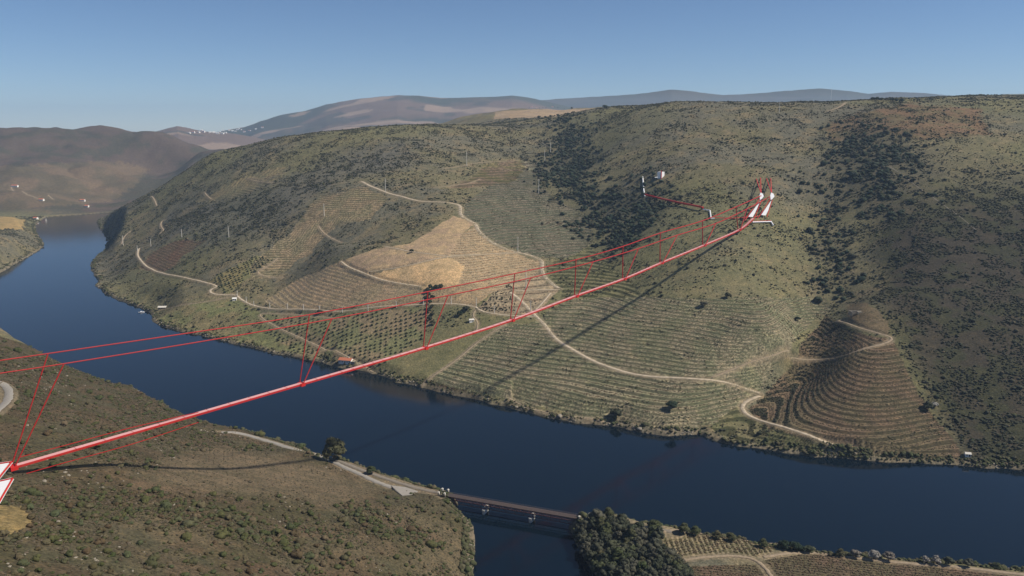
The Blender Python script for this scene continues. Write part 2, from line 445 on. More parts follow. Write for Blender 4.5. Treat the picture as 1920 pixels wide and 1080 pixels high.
# terraces: the slope cut into treads and banks
R['shore_terraces'] = region([(1325, 800), (1398, 752), (1392, 775), (1440, 800), (1530, 830), (1570, 853), (1440, 838), (1380, 832)], 600, 1100, 1)
R['old_terraces'] = region([(1050, 545), (1024, 505), (1040, 486), (1112, 464), (1160, 500), (1200, 556), (1060, 562)], 700, 1500, 2)
TERR = {'vine_big': 2.45, 'vine_right': 2.6, 'vine_grey': 2.9, 'old_terraces': 3.0, 'shore_terraces': 2.8, 'vine_corner': 4.6, 'rows_gold': 2.2, 'steps_brown': 3.6, 'field_upper': 2.9, 'vine_red': 3.2, 'field_far': 4.0, 'field_top': 4.5}
LANDZ = GZ.copy()
HS = np.zeros(GX.shape)
for k, h in TERR.items():
    HS[R[k]] = h
warp = (fbm(GX, GY, 120, 91, 2) - .5) * 4
hs = np.where(HS > 0, HS, 1.0)
ph = (LANDZ + warp) / hs
fl = np.floor(ph)
fr = ph - fl
gfun = np.where(fr < .58, fr * .30, .174 + sstep(.58, .98, fr) * .826)
GZ = np.where(HS > 0, (fl + gfun) * hs - warp, GZ)
FRAC = np.where(HS > 0, fr, -1.0)
TREAD = (HS > 0) & (fr < .58)

# base colours (the dry spring hills of a river valley)
def col(r, g, b):
    return np.array([r, g, b])
n1 = fbm(GX, GY, 95, 201, 4)[..., None]
n2 = fbm(GX, GY, 22, 211, 3)[..., None]
n3 = fbm(GX, GY, 300, 221, 3)[..., None]
def mix(a, b, t):
    return a * (1 - t) + b * t
scrub = mix(col(.128, .112, .072), col(.112, .102, .082), sstep(.35, .65, n1))
scrub = mix(scrub, col(.180, .140, .095), sstep(.5, .75, n2) * .7)
scrub = mix(scrub, col(.132, .124, .066), sstep(.52, .72, n3) * .6)
C = scrub * np.array([1.26, 1.28, 1.10]) * np.ones(GX.shape + (1,))
near = (GX < 60) & (GY < 900) & (GX < .02 * GY) & (SHORE > 0) & (GV > 600) & (GU < 900)
nearc = mix(col(.122, .084, .054), col(.100, .080, .046), sstep(.4, .62, n2))
nearc = mix(nearc, col(.160, .118, .076), sstep(.52, .7, n1) * .8) * .84 * np.array([.92, 1.0, .92])
nearc = mix(nearc, col(.092, .084, .050), sstep(.50, .62, fbm(GX, GY, 38, 231, 3))[..., None] * .6)
nearc = mix(nearc, col(.130, .074, .048), sstep(.56, .70, fbm(GX, GY, 30, 241, 3))[..., None] * .3)
C = np.where(near[..., None], nearc, C)
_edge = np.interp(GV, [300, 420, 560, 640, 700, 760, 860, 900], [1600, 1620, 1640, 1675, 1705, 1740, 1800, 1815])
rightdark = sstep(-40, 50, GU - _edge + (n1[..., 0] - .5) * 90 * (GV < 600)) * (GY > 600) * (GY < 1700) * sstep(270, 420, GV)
C = mix(C, mix(col(.046, .038, .028), col(.038, .040, .022), sstep(.4, .6, n2)), (rightdark * .9)[..., None])  # dark scrub of the right slope, its away-facing shade painted into the colour
def paint(key, c1, c2, nn=None, k=1.0):
    global C
    nn = n2 if nn is None else nn
    c = mix(np.array(c1), np.array(c2), sstep(.35, .65, nn))
    C = mix(C, c, (R[key] * k)[..., None])
paint('meadow', (0.161, 0.1633, 0.0736), (0.2127, 0.1782, 0.092))
paint('orchard', (0.192, 0.1872, 0.0912), (0.246, 0.1896, 0.1128))
paint('orchard_dense', (0.231, 0.1892, 0.088), (0.1815, 0.1705, 0.0792))
paint('vine_big', (0.2723, 0.2314, 0.1474), (0.2239, 0.2106, 0.1236))
paint('vine_right', (0.1746, 0.1215, 0.0776), (0.1436, 0.1137, 0.0667))
paint('shore_terraces', (.17, .15, .08), (.14, .135, .066))
paint('clearing', (0.171, 0.1305, 0.0765), (0.144, 0.108, 0.063))
paint('vine_grey', (0.2292, 0.196, 0.1366), (0.1939, 0.1813, 0.1211))
paint('vine_corner', (0.276, 0.2064, 0.132), (0.24, 0.192, 0.126))
paint('rows_gold', (0.3375, 0.2375, 0.1313), (0.2937, 0.2063, 0.1187))
paint('gold', (0.405, 0.2926, 0.1687), (0.3506, 0.2522, 0.1602))
paint('gold_bright', (0.5465, 0.3693, 0.1941), (0.4595, 0.324, 0.1786))
paint('steps_brown', (0.348, 0.246, 0.1464), (0.288, 0.222, 0.1296))
paint('field_upper', (0.3113, 0.232, 0.1417), (0.2567, 0.2119, 0.124))
paint('field_far', (0.253, 0.1985, 0.1075), (0.2024, 0.1777, 0.1012))
paint('vine_red', (.21, .125, .080), (.19, .135, .085))
paint('plateau_field', (.36, .26, .16), (.32, .24, .16))
paint('field_top', (.21, .175, .085), (.24, .17, .11))
paint('heath_top', (.185, .120, .068), (.150, .118, .062))
R['near_soft'] = soft_region([(240, 895), (330, 858), (430, 835), (560, 855), (640, 880), (730, 920), (700, 938), (600, 945), (520, 925), (400, 928), (260, 918)], 300, 800, 120)
paint('near_soft', (0.1506, 0.1155, 0.0715), (0.1243, 0.0988, 0.0602))
paint('yellow_patch', (.24, .175, .075), (.20, .15, .07))
paint('vine_bank', (0.117, 0.0972, 0.054), (0.099, 0.09, 0.0432))
paint('vine_bank_low', (0.108, 0.076, 0.0496), (0.092, 0.076, 0.044))
paint('left_fields', (.165, .122, .080), (.118, .098, .064), n1)
paint('left_gold', (.36, .25, .11), (.30, .22, .10))
paint('woods', (.120, .108, .068), (.095, .092, .056))
paint('woods_knoll', (.100, .088, .056), (.085, .080, .050))
paint('scrub_left', (.125, .118, .098), (.108, .104, .084), None, .7)
paint('gully', (.105, .096, .058), (.12, .104, .066))
# banks of the terraces: grassy, stony or bare, the darker ones with their shade painted in
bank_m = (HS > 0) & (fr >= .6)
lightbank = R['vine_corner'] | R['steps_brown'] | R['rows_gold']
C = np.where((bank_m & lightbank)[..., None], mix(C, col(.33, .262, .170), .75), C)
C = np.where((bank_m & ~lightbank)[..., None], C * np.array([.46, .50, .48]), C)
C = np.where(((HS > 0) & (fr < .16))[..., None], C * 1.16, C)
# far country
farm = sstep(4600, 6200, GY)[..., None]
fcell = noise(GX, GY * 1.7, 420, 301)[..., None]
farc = mix(col(.160, .112, .085), col(.065, .072, .052), sstep(.38, .58, fbm(GX, GY, 900, 311, 4))[..., None])
farc = mix(farc, col(.055, .062, .045), sstep(.56, .62, fbm(GX, GY, 330, 321, 3))[..., None] * .7)
farc = mix(farc, col(.07, .075, .06), sstep(11200, 12000, GY)[..., None] * .8)
farc = mix(farc, col(.30, .215, .155), sstep(.68, .73, fcell) * (1 - sstep(10000, 10800, GY)[..., None]))
C = mix(C, farc, farm)
lefthill = (sstep(2700, 2900, GY) * (1 - sstep(4500, 5200, GY)) * (GS < -.36))[..., None]
C = mix(C, mix(col(.104, .078, .066), col(.070, .066, .050), sstep(.42, .58, n1)), lefthill * .9 * (~R['left_fields'])[..., None])
# stony waterline
st = (sstep(9, 2, SHORE + (n2[..., 0] - .5) * 8) * (SHORE > -2))[..., None]
C = mix(C, col(.20, .165, .115), st * .75)
C = np.where((SHORE < -1)[..., None], col(.05, .05, .035), C)
del n1, n3

# ------------------------------------------------------------------ roads: benches cut into the slopes
def chaikin(p, n=2):
    for _ in range(n):
        q = [p[0]]
        for a, b in zip(p[:-1], p[1:]):
            q += [a * .75 + b * .25, a * .25 + b * .75]
        q.append(p[-1])
        p = np.array(q)
    return p

def road_path(px, step=2.5, level=None):
    pts = []
    for u, v in px:
        h = hit(u, v) if level is None else [float(c) for c in at_z(u, v, level)]
        if h is not None:
            pts.append(h[:2])
    p = chaikin(np.array(pts))
    d = np.r_[0, np.cumsum(np.hypot(*np.diff(p, axis=0).T))]
    n = max(3, int(d[-1] / step))
    t = np.linspace(0, d[-1], n)
    x = np.interp(t, d, p[:, 0])
    y = np.interp(t, d, p[:, 1])
    z = bil(LANDZ, S_AX, L_AX, x / y, np.log(y))
    k = 9
    zp = np.pad(z, k // 2, mode='edge')
    z = np.convolve(zp, np.ones(k) / k, 'valid')
    return np.stack([x, y, np.maximum(z, 1.2)], 1)

def bench(path, w, soft=4.2):
    """level the ground to the road"""
    for x, y, z in path:
        rad = w * .5 + soft + .3
        i0, i1 = np.searchsorted(S_AX, [(x - rad) / (y + rad), (x + rad) / (y - rad)]) if x > 0 else np.searchsorted(S_AX, [(x - rad) / (y - rad), (x + rad) / (y + rad)])
        j0, j1 = np.searchsorted(L_AX, [math.log(y - rad), math.log(y + rad)])
        if i1 <= i0 or j1 <= j0:
            continue
        sl = (slice(j0, j1), slice(i0, i1))
        d = np.hypot(GX[sl] - x, GY[sl] - y)
        k = 1 - sstep(w * .5 + .6, w * .5 + soft, d)
        better = k > BW[sl]
        GZ[sl] = np.where(better, GRAW[sl] * (1 - k) + (z - .25) * k, GZ[sl])
        BW[sl] = np.maximum(BW[sl], k)

ROADS = [
    ('dirt_road', 'A', 5.5, [(678, 340), (690, 347), (720, 359), (760, 371), (800, 379), (850, 381), (864, 385), (862, 402), (876, 412), (893, 421), (896, 433), (915, 450), (940, 464), (972, 473), (1000, 480), (1018, 489), (1015, 503), (1020, 518), (1035, 532), (1048, 541)]),
    ('dirt_road', 'B', 4.5, [(956, 548), (975, 563), (990, 577), (1004, 592), (1020, 607), (1040, 635), (1075, 657), (1110, 677), (1150, 692), (1190, 703), (1240, 709), (1300, 711), (1340, 714), (1390, 725), (1424, 738)]),
    ('dirt_road', 'C', 4.2, [(1424, 739), (1402, 750), (1390, 762), (1396, 775), (1420, 786), (1460, 799), (1500, 813), (1540, 830), (1600, 842)]),
    ('dirt_road', 'D', 3.6, [(1003, 593), (960, 592), (925, 588), (900, 583), (893, 574), (860, 570), (815, 570), (770, 572), (700, 576), (660, 582), (640, 584), (600, 581), (540, 580), (500, 578), (470, 571), (450, 560), (444, 553)]),
    ('dirt_road', 'E', 3.8, [(446, 554), (420, 553), (397, 551), (393, 545), (400, 540), (409, 536), (390, 531), (350, 522), (320, 516), (290, 508), (270, 497), (258, 482), (258, 470), (263, 464), (285, 458), (296, 452)]),
    ('farm_track', 'F', 2.5, [(228, 458), (230, 448), (236, 440), (246, 432)]),
    ('farm_track', 'G', 2.9, [(300, 438), (308, 431), (301, 424), (302, 416), (310, 411)]),
    ('farm_track', 'H', 2.2, [(640, 598), (600, 594), (560, 590), (520, 588), (492, 587), (486, 591), (495, 600), (520, 614), (560, 632), (600, 648), (640, 664), (668, 679)]),
    ('farm_track', 'I', 3.1, [(640, 490), (655, 502), (680, 513), (705, 522), (740, 530), (790, 537)]),
    ('farm_track', 'J', 2.7, [(692, 512), (730, 505), (790, 493), (838, 481), (880, 479), (930, 475), (970, 474)]),
    ('farm_track', 'K', 2.4, [(722, 462), (760, 470), (800, 476), (838, 481)]),
    ('farm_track', 'L', 2.5, [(1004, 584), (1018, 568), (1032, 549)]),
    ('farm_track', 'M', 2.7, [(1050, 542), (1030, 545), (1000, 545), (966, 545)]),
    ('farm_track', 'N', 2.9, [(1482, 668), (1520, 672), (1560, 671), (1600, 662), (1640, 650), (1670, 641), (1673, 632), (1650, 626), (1620, 618), (1590, 608), (1572, 602)]),
    ('farm_track', 'O', 2.2, [(1478, 668), (1450, 669), (1420, 675), (1380, 690), (1335, 711)]),
    ('farm_track', 'P', 2.0, [(955, 745), (1000, 768), (1040, 779), (1085, 782), (1130, 789)]),
    ('paved_lane', 'Q', 4.6, [(415, 809), (450, 812), (500, 826), (550, 842), (600, 855), (630, 869), (670, 886), (700, 901), (735, 914)]),
    ('paved_lane', 'R', 6.0, [(-40, 712), (0, 718), (14, 726), (18, 740), (10, 757), (-12, 775)]),
    ('farm_track', 'S', 2.2, [(597, 423), (604, 436), (630, 450), (640, 455)]),
    ('farm_track', 'T', 2.7, [(540, 322), (500, 336), (457, 333), (480, 340), (512, 343)]),
    ('farm_track', 'U', 2.7, [(384, 361), (389, 368), (396, 374)]),
    ('farm_track', 'V', 3.4, [(284, 368), (290, 375), (294, 386)]),
    ('farm_track', 'W', 2.2, [(520, 484), (510, 495), (480, 511), (490, 517), (530, 520)]),
    ('farm_track', 'X', 2.2, [(833, 316), (880, 308), (920, 303), (972, 301)]),
    ('farm_track', 'Y', 2.2, [(820, 351), (870, 346), (900, 337)]),
    ('farm_track', 'Z', 3.8, [(1554, 208), (1575, 201), (1586, 192)]),
    ('fire_break', 'a', 1.3, [(1662, 310), (1720, 350), (1770, 385), (1830, 432)]),
    ('farm_track', 'b', 2.2, [(893, 578), (885, 592), (897, 604), (893, 622)]),
    ('farm_track', 'c', 2.2, [(950, 606), (920, 625), (890, 645), (850, 680), (812, 705), (792, 722)]),
    ('farm_track', 'd', 2.7, [(1265, 1052), (1330, 1043), (1385, 1041), (1425, 1052), (1450, 1085)]),
    ('farm_track', 'e', 2.9, [(1432, 1044), (1480, 1036), (1530, 1036), (1600, 1046), (1700, 1056), (1820, 1065), (1960, 1082)]),
    ('farm_track', 'f', 1.9, [(1232, 1001), (1300, 997), (1380, 1009), (1462, 1023)]),
    ('track_bed', 'g', 4.2, [(1090, 969), (1140, 976), (1200, 987), (1260, 997)]),
    ('track_bed', 'h', 4.2, [(620, 858), (680, 882), (740, 903), (790, 917), (836, 926.5)]),
    ('farm_track', 'i', 2.0, [(700, 700), (690, 690), (672, 680)]),
    ('farm_track', 'j', 2.2, [(300, 580), (340, 574), (390, 566), (430, 557), (446, 554)]),
    ('farm_track', 'k', 4.2, [(20, 350), (40, 362), (70, 372)]),
    ('farm_track', 'l', 4.2, [(90, 366), (100, 374)]),
]
GRAW = GZ.copy()
BW = np.zeros(GX.shape)
PATHS = {}
for nm, key, w, px in ROADS:
    p = road_path(px, level=9.0 if nm == 'track_bed' else None)
    if nm == 'track_bed':
        p[:, 2] = 9.0
    PATHS[key] = (nm, w, p)
    if nm == 'fire_break':
        continue
    bench(p, w, 11.0 if nm == 'track_bed' else 4.2)
    # bare earth beside the wheel tracks
near_road = BW > .25
rowk = (np.sin(GX * 2 * np.pi / 3.6) > .35)
C = np.where((R['vine_bank'] & rowk)[..., None], col(.25, .205, .125), C)
rowk2 = (np.sin((GY * .93 + GX * .22) * 2 * np.pi / 3.4) > .3)
C = np.where((R['vine_bank_low'] & rowk2)[..., None], C * 1.35, C)
C = np.where(near_road[..., None], mix(C, col(.26, .205, .135), .55), C)

# ------------------------------------------------------------------ materials
def new_mat(name):
    m = bpy.data.materials.new(name)
    m.use_nodes = True
    nt = m.node_tree
    b = nt.nodes['Principled BSDF']
    return m, nt, b

def noise_node(nt, scale, detail=3.0, coord='Object', rough=.6):
    tc = nt.nodes.new('ShaderNodeTexCoord')
    n = nt.nodes.new('ShaderNodeTexNoise')
    n.inputs['Scale'].default_value = scale
    n.inputs['Detail'].default_value = detail
    n.inputs['Roughness'].default_value = rough
    nt.links.new(tc.outputs[coord], n.inputs['Vector'])
    return n

def ramp(nt, fac, stops):
    r = nt.nodes.new('ShaderNodeValToRGB')
    els = r.color_ramp.elements
    while len(els) < len(stops):
        els.new(.5)
    for e, (p, c) in zip(els, stops):
        e.position = p
        e.color = tuple(c) + (1,)
    nt.links.new(fac, r.inputs[0])
    return r

def mult(nt, a, b, fac=1.0):
    m = nt.nodes.new('ShaderNodeMix')
    m.data_type = 'RGBA'
    m.blend_type = 'MULTIPLY'
    m.inputs['Factor'].default_value = fac
    nt.links.new(a, m.inputs['A'])
    nt.links.new(b, m.inputs['B'])
    return m.outputs['Result']

def ground_mat():
    m, nt, b = new_mat('hillside')
    at = nt.nodes.new('ShaderNodeAttribute')
    at.attribute_name = 'cover'
    a = noise_node(nt, .55, 5, rough=.75)
    r1 = ramp(nt, a.outputs['Fac'], [(.32, (.40, .42, .40)), (.5, (.95, .95, .95)), (.68, (1.65, 1.58, 1.48))])
    c = noise_node(nt, .11, 3)
    r2 = ramp(nt, c.outputs['Fac'], [(.30, (.70, .74, .72)), (.55, (1, 1, 1)), (.75, (1.28, 1.2, 1.1))])
    x = mult(nt, at.outputs['Color'], r1.outputs[0])
    x = mult(nt, x, r2.outputs[0])
    nt.links.new(x, b.inputs['Base Color'])
    b.inputs['Roughness'].default_value = 1.0
    b.inputs['Specular IOR Level'].default_value = .1
    bp = nt.nodes.new('ShaderNodeBump')
    bp.inputs['Strength'].default_value = .8
    bp.inputs['Distance'].default_value = 1.0
    d = noise_node(nt, .35, 5)
    nt.links.new(d.outputs['Fac'], bp.inputs['Height'])
    nt.links.new(bp.outputs[0], b.inputs['Normal'])
    return m

def plain_mat(name, c, rough=.8, var=.25, scale=2.0, metal=0.0, spec=.3):
    m, nt, b = new_mat(name)
    n = noise_node(nt, scale, 4)
    lo = tuple(max(0, x * (1 - var)) for x in c)
    hi = tuple(min(1, x * (1 + var)) for x in c)
    r = ramp(nt, n.outputs['Fac'], [(.3, lo), (.7, hi)])
    nt.links.new(r.outputs[0], b.inputs['Base Color'])
    b.inputs['Roughness'].default_value = rough
    b.inputs['Metallic'].default_value = metal
    b.inputs['Specular IOR Level'].default_value = spec
    return m

def foliage_mat(name, stops, scale=1.2, trans=.0):
    """leaf colour differs from plant to plant and from clump to clump"""
    m, nt, b = new_mat(name)
    oi = nt.nodes.new('ShaderNodeObjectInfo')
    r = ramp(nt, oi.outputs['Random'], stops)
    n = noise_node(nt, scale, 3)
    r2 = ramp(nt, n.outputs['Fac'], [(.3, (.6, .6, .6)), (.7, (1.35, 1.35, 1.25))])
    nt.links.new(mult(nt, r.outputs[0], r2.outputs[0]), b.inputs['Base Color'])
    b.inputs['Roughness'].default_value = .9
    b.inputs['Specular IOR Level'].default_value = .15
    return m

def water_mat():
    m, nt, b = new_mat('river_water')
    b.inputs['Base Color'].default_value = (.002, .007, .013, 1)
    b.inputs['Roughness'].default_value = .07
    b.inputs['IOR'].default_value = 1.33
    bp = nt.nodes.new('ShaderNodeBump')
    bp.inputs['Strength'].default_value = .14
    bp.inputs['Distance'].default_value = .25
    n = noise_node(nt, .35, 4)
    nt.links.new(n.outputs['Fac'], bp.inputs['Height'])
    nt.links.new(bp.outputs[0], b.inputs['Normal'])
    return m

M = {}
M['ground'] = ground_mat()
M['water'] = water_mat()
M['dirt'] = plain_mat('pale_dirt', (.42, .345, .245), .95, .35, .25)
M['track'] = plain_mat('track_earth', (.29, .225, .15), .95, .25, .5)
M['lane'] = plain_mat('grey_lane', (.29, .265, .225), .9, .12, .4)
M['ballast'] = plain_mat('ballast', (.21, .18, .14), .95, .3, 1.5)
M['bark'] = plain_mat('bark', (.10, .075, .05), .95, .3, 3)
M['concrete'] = plain_mat('pale_concrete', (.62, .58, .50), .85, .12, 1.0)
M['whitewash'] = plain_mat('whitewash', (.80, .78, .72), .8, .05, .8)
M['stone'] = plain_mat('granite', (.27, .235, .18), .9, .25, 1.2)
M['rust'] = plain_mat('red_oxide_iron', (.150, .060, .054), .7, .35, .8, 0, .3)
M['rail'] = plain_mat('rail_steel', (.30, .26, .24), .5, .2, 1, .6)
M['timber'] = plain_mat('sleeper_timber', (.085, .062, .055), .9, .3, 2)
M['tile'] = plain_mat('roof_tile', (.50, .17, .09), .85, .25, 1.5)
M['dark'] = plain_mat('dark_opening', (.02, .02, .02), .6, .1)
M['red'] = plain_mat('red_paint', (.56, .020, .014), .6, .05, .2)
def grating(name, c, alpha):
    """open metal grating: part of the light goes through"""
    m = plain_mat(name, c, .6, .04, .2)
    m.node_tree.nodes['Principled BSDF'].inputs['Alpha'].default_value = alpha
    return m
M['deckwhite'] = grating('pale_deck_grating', (.86, .50, .48), .66)
M['cable'] = grating('red_cable_strands', (.44, .014, .011), .85)
M['beam'] = grating('red_edge_grating', (.58, .020, .015), .62)
M['white'] = plain_mat('white_paint', (.86, .86, .86), .5, .02, .2)
DRY = [(0, (.060, .064, .030)), (.3, (.080, .072, .042)), (.6, (.100, .086, .056)), (.85, (.074, .084, .034)), (1, (.122, .096, .064))]
M['shrub'] = foliage_mat('scrub_leaves', DRY)
M['shrub_dark'] = foliage_mat('dark_scrub_leaves', [(0, (.030, .038, .021)), (.5, (.046, .049, .031)), (1, (.066, .062, .042))])
M['shrub_near'] = foliage_mat('near_scrub_leaves', [(0, (.050, .062, .022)), (.22, (.085, .084, .034)), (.42, (.060, .070, .030)), (.6, (.095, .066, .038)), (.8, (.070, .082, .040)), (1, (.135, .100, .062))], 1.0)
M['near_low'] = foliage_mat('near_low_scrub', [(0, (.070, .060, .038)), (.35, (.095, .076, .050)), (.6, (.070, .070, .038)), (.8, (.110, .088, .062)), (1, (.150, .120, .086))], 1.0)
M['pine'] = foliage_mat('dark_evergreen_leaves', [(0, (.022, .036, .022)), (.5, (.034, .048, .030)), (.8, (.050, .056, .034)), (1, (.064, .062, .042))])
M['olive'] = foliage_mat('olive_leaves', [(0, (.046, .056, .028)), (.5, (.060, .066, .036)), (1, (.074, .074, .042))])
M['vine'] = foliage_mat('bare_vines', [(0, (.085, .072, .042)), (.4, (.125, .095, .062)), (.75, (.160, .108, .074)), (1, (.100, .098, .048))], 2.0)
M['alder'] = foliage_mat('bank_tree_leaves', [(0, (.058, .070, .030)), (.5, (.075, .080, .040)), (1, (.090, .082, .046))], .8)
M['grove'] = foliage_mat('grove_leaves', [(0, (.044, .052, .032)), (.5, (.064, .066, .046)), (.8, (.088, .084, .062)), (1, (.056, .072, .030))], .5)
M['blossom'] = foliage_mat('blossom', [(0, (.34, .32, .29)), (.5, (.24, .22, .20)), (1, (.17, .15, .13))], .8)

# ------------------------------------------------------------------ helpers that build objects
def link(o):
    COL.objects.link(o)
    return o

def tag(o, label=None, cat=None, group=None, kind=None):
    if label: o['label'] = label
    if cat: o['category'] = cat
    if group: o['group'] = group
    if kind: o['kind'] = kind
    return o

def mesh_np(name, verts, faces, mat=None, smooth=False):
    """faces: list of tuples or an (n, k) array"""
    me = bpy.data.meshes.new(name)
    v = np.asarray(verts, np.float32)
    if isinstance(faces, np.ndarray):
        k = faces.shape[1]
        me.vertices.add(len(v)); me.vertices.foreach_set('co', v.ravel())
        me.loops.add(faces.size); me.loops.foreach_set('vertex_index', faces.astype(np.int32).ravel())
        me.polygons.add(len(faces)); me.polygons.foreach_set('loop_start', (np.arange(len(faces)) * k).astype(np.int32))
        me.update(calc_edges=True)
    else:
        me.from_pydata([tuple(map(float, p)) for p in v], [], faces)
    if mat: me.materials.append(mat)
    if smooth:
        me.polygons.foreach_set('use_smooth', np.ones(len(me.polygons), bool))
    return me

def obj(name, me, parent=None, loc=None, rz=0.0):
    o = bpy.data.objects.new(name, me)
    if loc is not None: o.location = loc
    if rz: o.rotation_euler = (0, 0, rz)
    if parent is not None: o.parent = parent
    return link(o)

class MB:
    """collects boxes, bars and prisms that make up one part"""
    def __init__(self):
        self.v = []; self.f = []
    def add(self, vs, fs):
        k = len(self.v)
        self.v += [tuple(map(float, p)) for p in vs]
        self.f += [tuple(i + k for i in f) for f in fs]
        return self
    def box(self, x0, x1, y0, y1, z0, z1):
        return self.add([(x0, y0, z0), (x1, y0, z0), (x1, y1, z0), (x0, y1, z0), (x0, y0, z1), (x1, y0, z1), (x1, y1, z1), (x0, y1, z1)],
                        [(0, 3, 2, 1), (4, 5, 6, 7), (0, 1, 5, 4), (1, 2, 6, 5), (2, 3, 7, 6), (3, 0, 4, 7)])
    def bar(self, a, b, r, n=6, r2=None):
        a = Vector(a); b = Vector(b)
        d = (b - a)
        if d.length < 1e-6: return self
        q = d.normalized().to_track_quat('Z', 'Y')
        r2 = r if r2 is None else r2
        vs = []
        for p, rr in ((a, r), (b, r2)):
            for i in range(n):
                t = 2 * math.pi * i / n
                vs.append(p + q @ Vector((math.cos(t) * rr, math.sin(t) * rr, 0)))
        fs = [(i, (i + 1) % n, n + (i + 1) % n, n + i) for i in range(n)]
        fs += [tuple(range(n - 1, -1, -1)), tuple(range(n, 2 * n))]
        return self.add(vs, fs)
    def tube(self, pts, r, n=6):
        for a, b in zip(pts[:-1], pts[1:]):
            self.bar(a, b, r, n)
        return self
    def mesh(self, name, mat):
        return mesh_np(name, self.v, self.f, mat)
    def build(self, name, mat, parent=None, loc=None, rz=0.0):
        return obj(name, self.mesh(name, mat), parent, loc, rz)

def empty(name, loc, rz=0.0):
    o = bpy.data.objects.new(name, None)
    o.location = loc
    o.rotation_euler = (0, 0, rz)
    return link(o)

# ------------------------------------------------------------------ ground, river, roads
def grid_mesh(name):
    idx = np.arange(NSX * NLX).reshape(NLX, NSX)
    quads = np.stack([idx[:-1, :-1], idx[:-1, 1:], idx[1:, 1:], idx[1:, :-1]], -1).reshape(-1, 4)
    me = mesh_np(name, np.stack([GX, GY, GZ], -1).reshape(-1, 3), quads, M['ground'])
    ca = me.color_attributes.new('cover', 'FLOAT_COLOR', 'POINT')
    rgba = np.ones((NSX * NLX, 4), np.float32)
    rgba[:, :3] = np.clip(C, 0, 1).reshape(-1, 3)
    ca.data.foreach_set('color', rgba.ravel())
    return me
tag(obj('hillsides', grid_mesh('hillsides')), kind='structure')
tag(obj('river', mesh_np('river', [(-2600, 60, 0), (2600, 60, 0), (2600, 4200, 0), (-2600, 4200, 0)], [(0, 1, 2, 3)], M['water'])), kind='structure')

def ribbon(name, path, w, mat, lift=.12, ragged=.25):
    t = np.gradient(path[:, :2], axis=0)
    t /= np.maximum(np.hypot(t[:, 0], t[:, 1])[:, None], 1e-6)
    nrm = np.stack([-t[:, 1], t[:, 0]], 1)
    r = np.random.default_rng(len(path))
    n = len(path)
    wl_ = w * .5 + r.normal(0, ragged, n)
    wr_ = w * .5 + r.normal(0, ragged, n)
    far_lift = lift + .6 * sstep(1700, 3000, path[:, 1])
    rows = []
    for off, dz in ((wl_, -.28), (wl_ * .9, 0), (0 * wl_, .06), (-wr_ * .9, 0), (-wr_, -.28)):
        p = path[:, :2] + nrm * np.asarray(off)[:, None]
        rows.append(np.column_stack([p, path[:, 2] + far_lift + dz]))
    v = np.stack(rows, 1).reshape(-1, 3)
    fs = [(i * 5 + k, (i + 1) * 5 + k, (i + 1) * 5 + k + 1, i * 5 + k + 1) for i in range(n - 1) for k in range(4)]
    return tag(obj(name, mesh_np(name, v, np.array(fs), mat)), kind='structure')
RM = {'dirt_road': 'dirt', 'farm_track': 'track', 'paved_lane': 'lane', 'fire_break': 'ballast', 'track_bed': 'ballast'}
for key, (nm, w, p) in PATHS.items():
    ribbon(nm, p, w, M['dirt'] if key in 'IJKLM' else M[RM[nm]])
# ------------------------------------------------------------------ plants
def ico(sub):
    t = (1 + 5 ** .5) / 2
    v = [(-1, t, 0), (1, t, 0), (-1, -t, 0), (1, -t, 0), (0, -1, t), (0, 1, t), (0, -1, -t), (0, 1, -t), (t, 0, -1), (t, 0, 1), (-t, 0, -1), (-t, 0, 1)]
    f = [(0, 11, 5), (0, 5, 1), (0, 1, 7), (0, 7, 10), (0, 10, 11), (1, 5, 9), (5, 11, 4), (11, 10, 2), (10, 7, 6), (7, 1, 8), (3, 9, 4), (3, 4, 2), (3, 2, 6), (3, 6, 8), (3, 8, 9), (4, 9, 5), (2, 4, 11), (6, 2, 10), (8, 6, 7), (9, 8, 1)]
    v = [Vector(p).normalized() for p in v]
    for _ in range(sub):
        cache = {}
        nf = []
        def mid(a, b):
            k = (min(a, b), max(a, b))
            if k not in cache:
                v.append(((v[a] + v[b]) * .5).normalized())
                cache[k] = len(v) - 1
            return cache[k]
        for a, b, c in f:
            ab, bc, ca = mid(a, b), mid(b, c), mid(c, a)
            nf += [(a, ab, ca), (b, bc, ab), (c, ca, bc), (ab, bc, ca)]
        f = nf
    return np.array([tuple(p) for p in v]), np.array(f)
ICO = {0: ico(0), 1: ico(1), 2: ico(2)}

def clump(lobes, tufts, seed, sub=1, rough=.28, leaf=.2):
    """lobes: (x, y, z, rx, rz); leaf-sized faces stand out of each uneven lobe"""
    r = np.random.default_rng(seed)
    V, Fc = [], []
    k = 0
    bv, bf = ICO[sub]
    for (x, y, z, rx, rz) in lobes:
        d = 1 + r.uniform(-rough, rough, len(bv))
        p = bv * d[:, None] * np.array([rx, rx, rz]) + np.array([x, y, z])
        V.append(p); Fc.append(bf + k); k += len(p)
        n = tufts
        dirs = r.normal(0, 1, (n, 3)); dirs[:, 2] = np.abs(dirs[:, 2]) * .9 + dirs[:, 2] * .1
        dirs /= np.linalg.norm(dirs, axis=1)[:, None]
        c = dirs * np.array([rx, rx, rz]) * r.uniform(.85, 1.22, (n, 1)) + np.array([x, y, z])
        a = r.normal(0, 1, (n, 3)); a /= np.linalg.norm(a, axis=1)[:, None]
        b = np.cross(dirs, a); b /= np.maximum(np.linalg.norm(b, axis=1)[:, None], 1e-6)
        sz = leaf * rx * r.uniform(.6, 1.5, (n, 1))
        tri = np.stack([c + a * sz, c - a * sz * .5 + b * sz * .8, c - a * sz * .5 - b * sz * .8], 1).reshape(-1, 3)
        V.append(tri); Fc.append(np.arange(3 * n).reshape(-1, 3) + k); k += 3 * n
    return np.concatenate(V), np.concatenate(Fc)

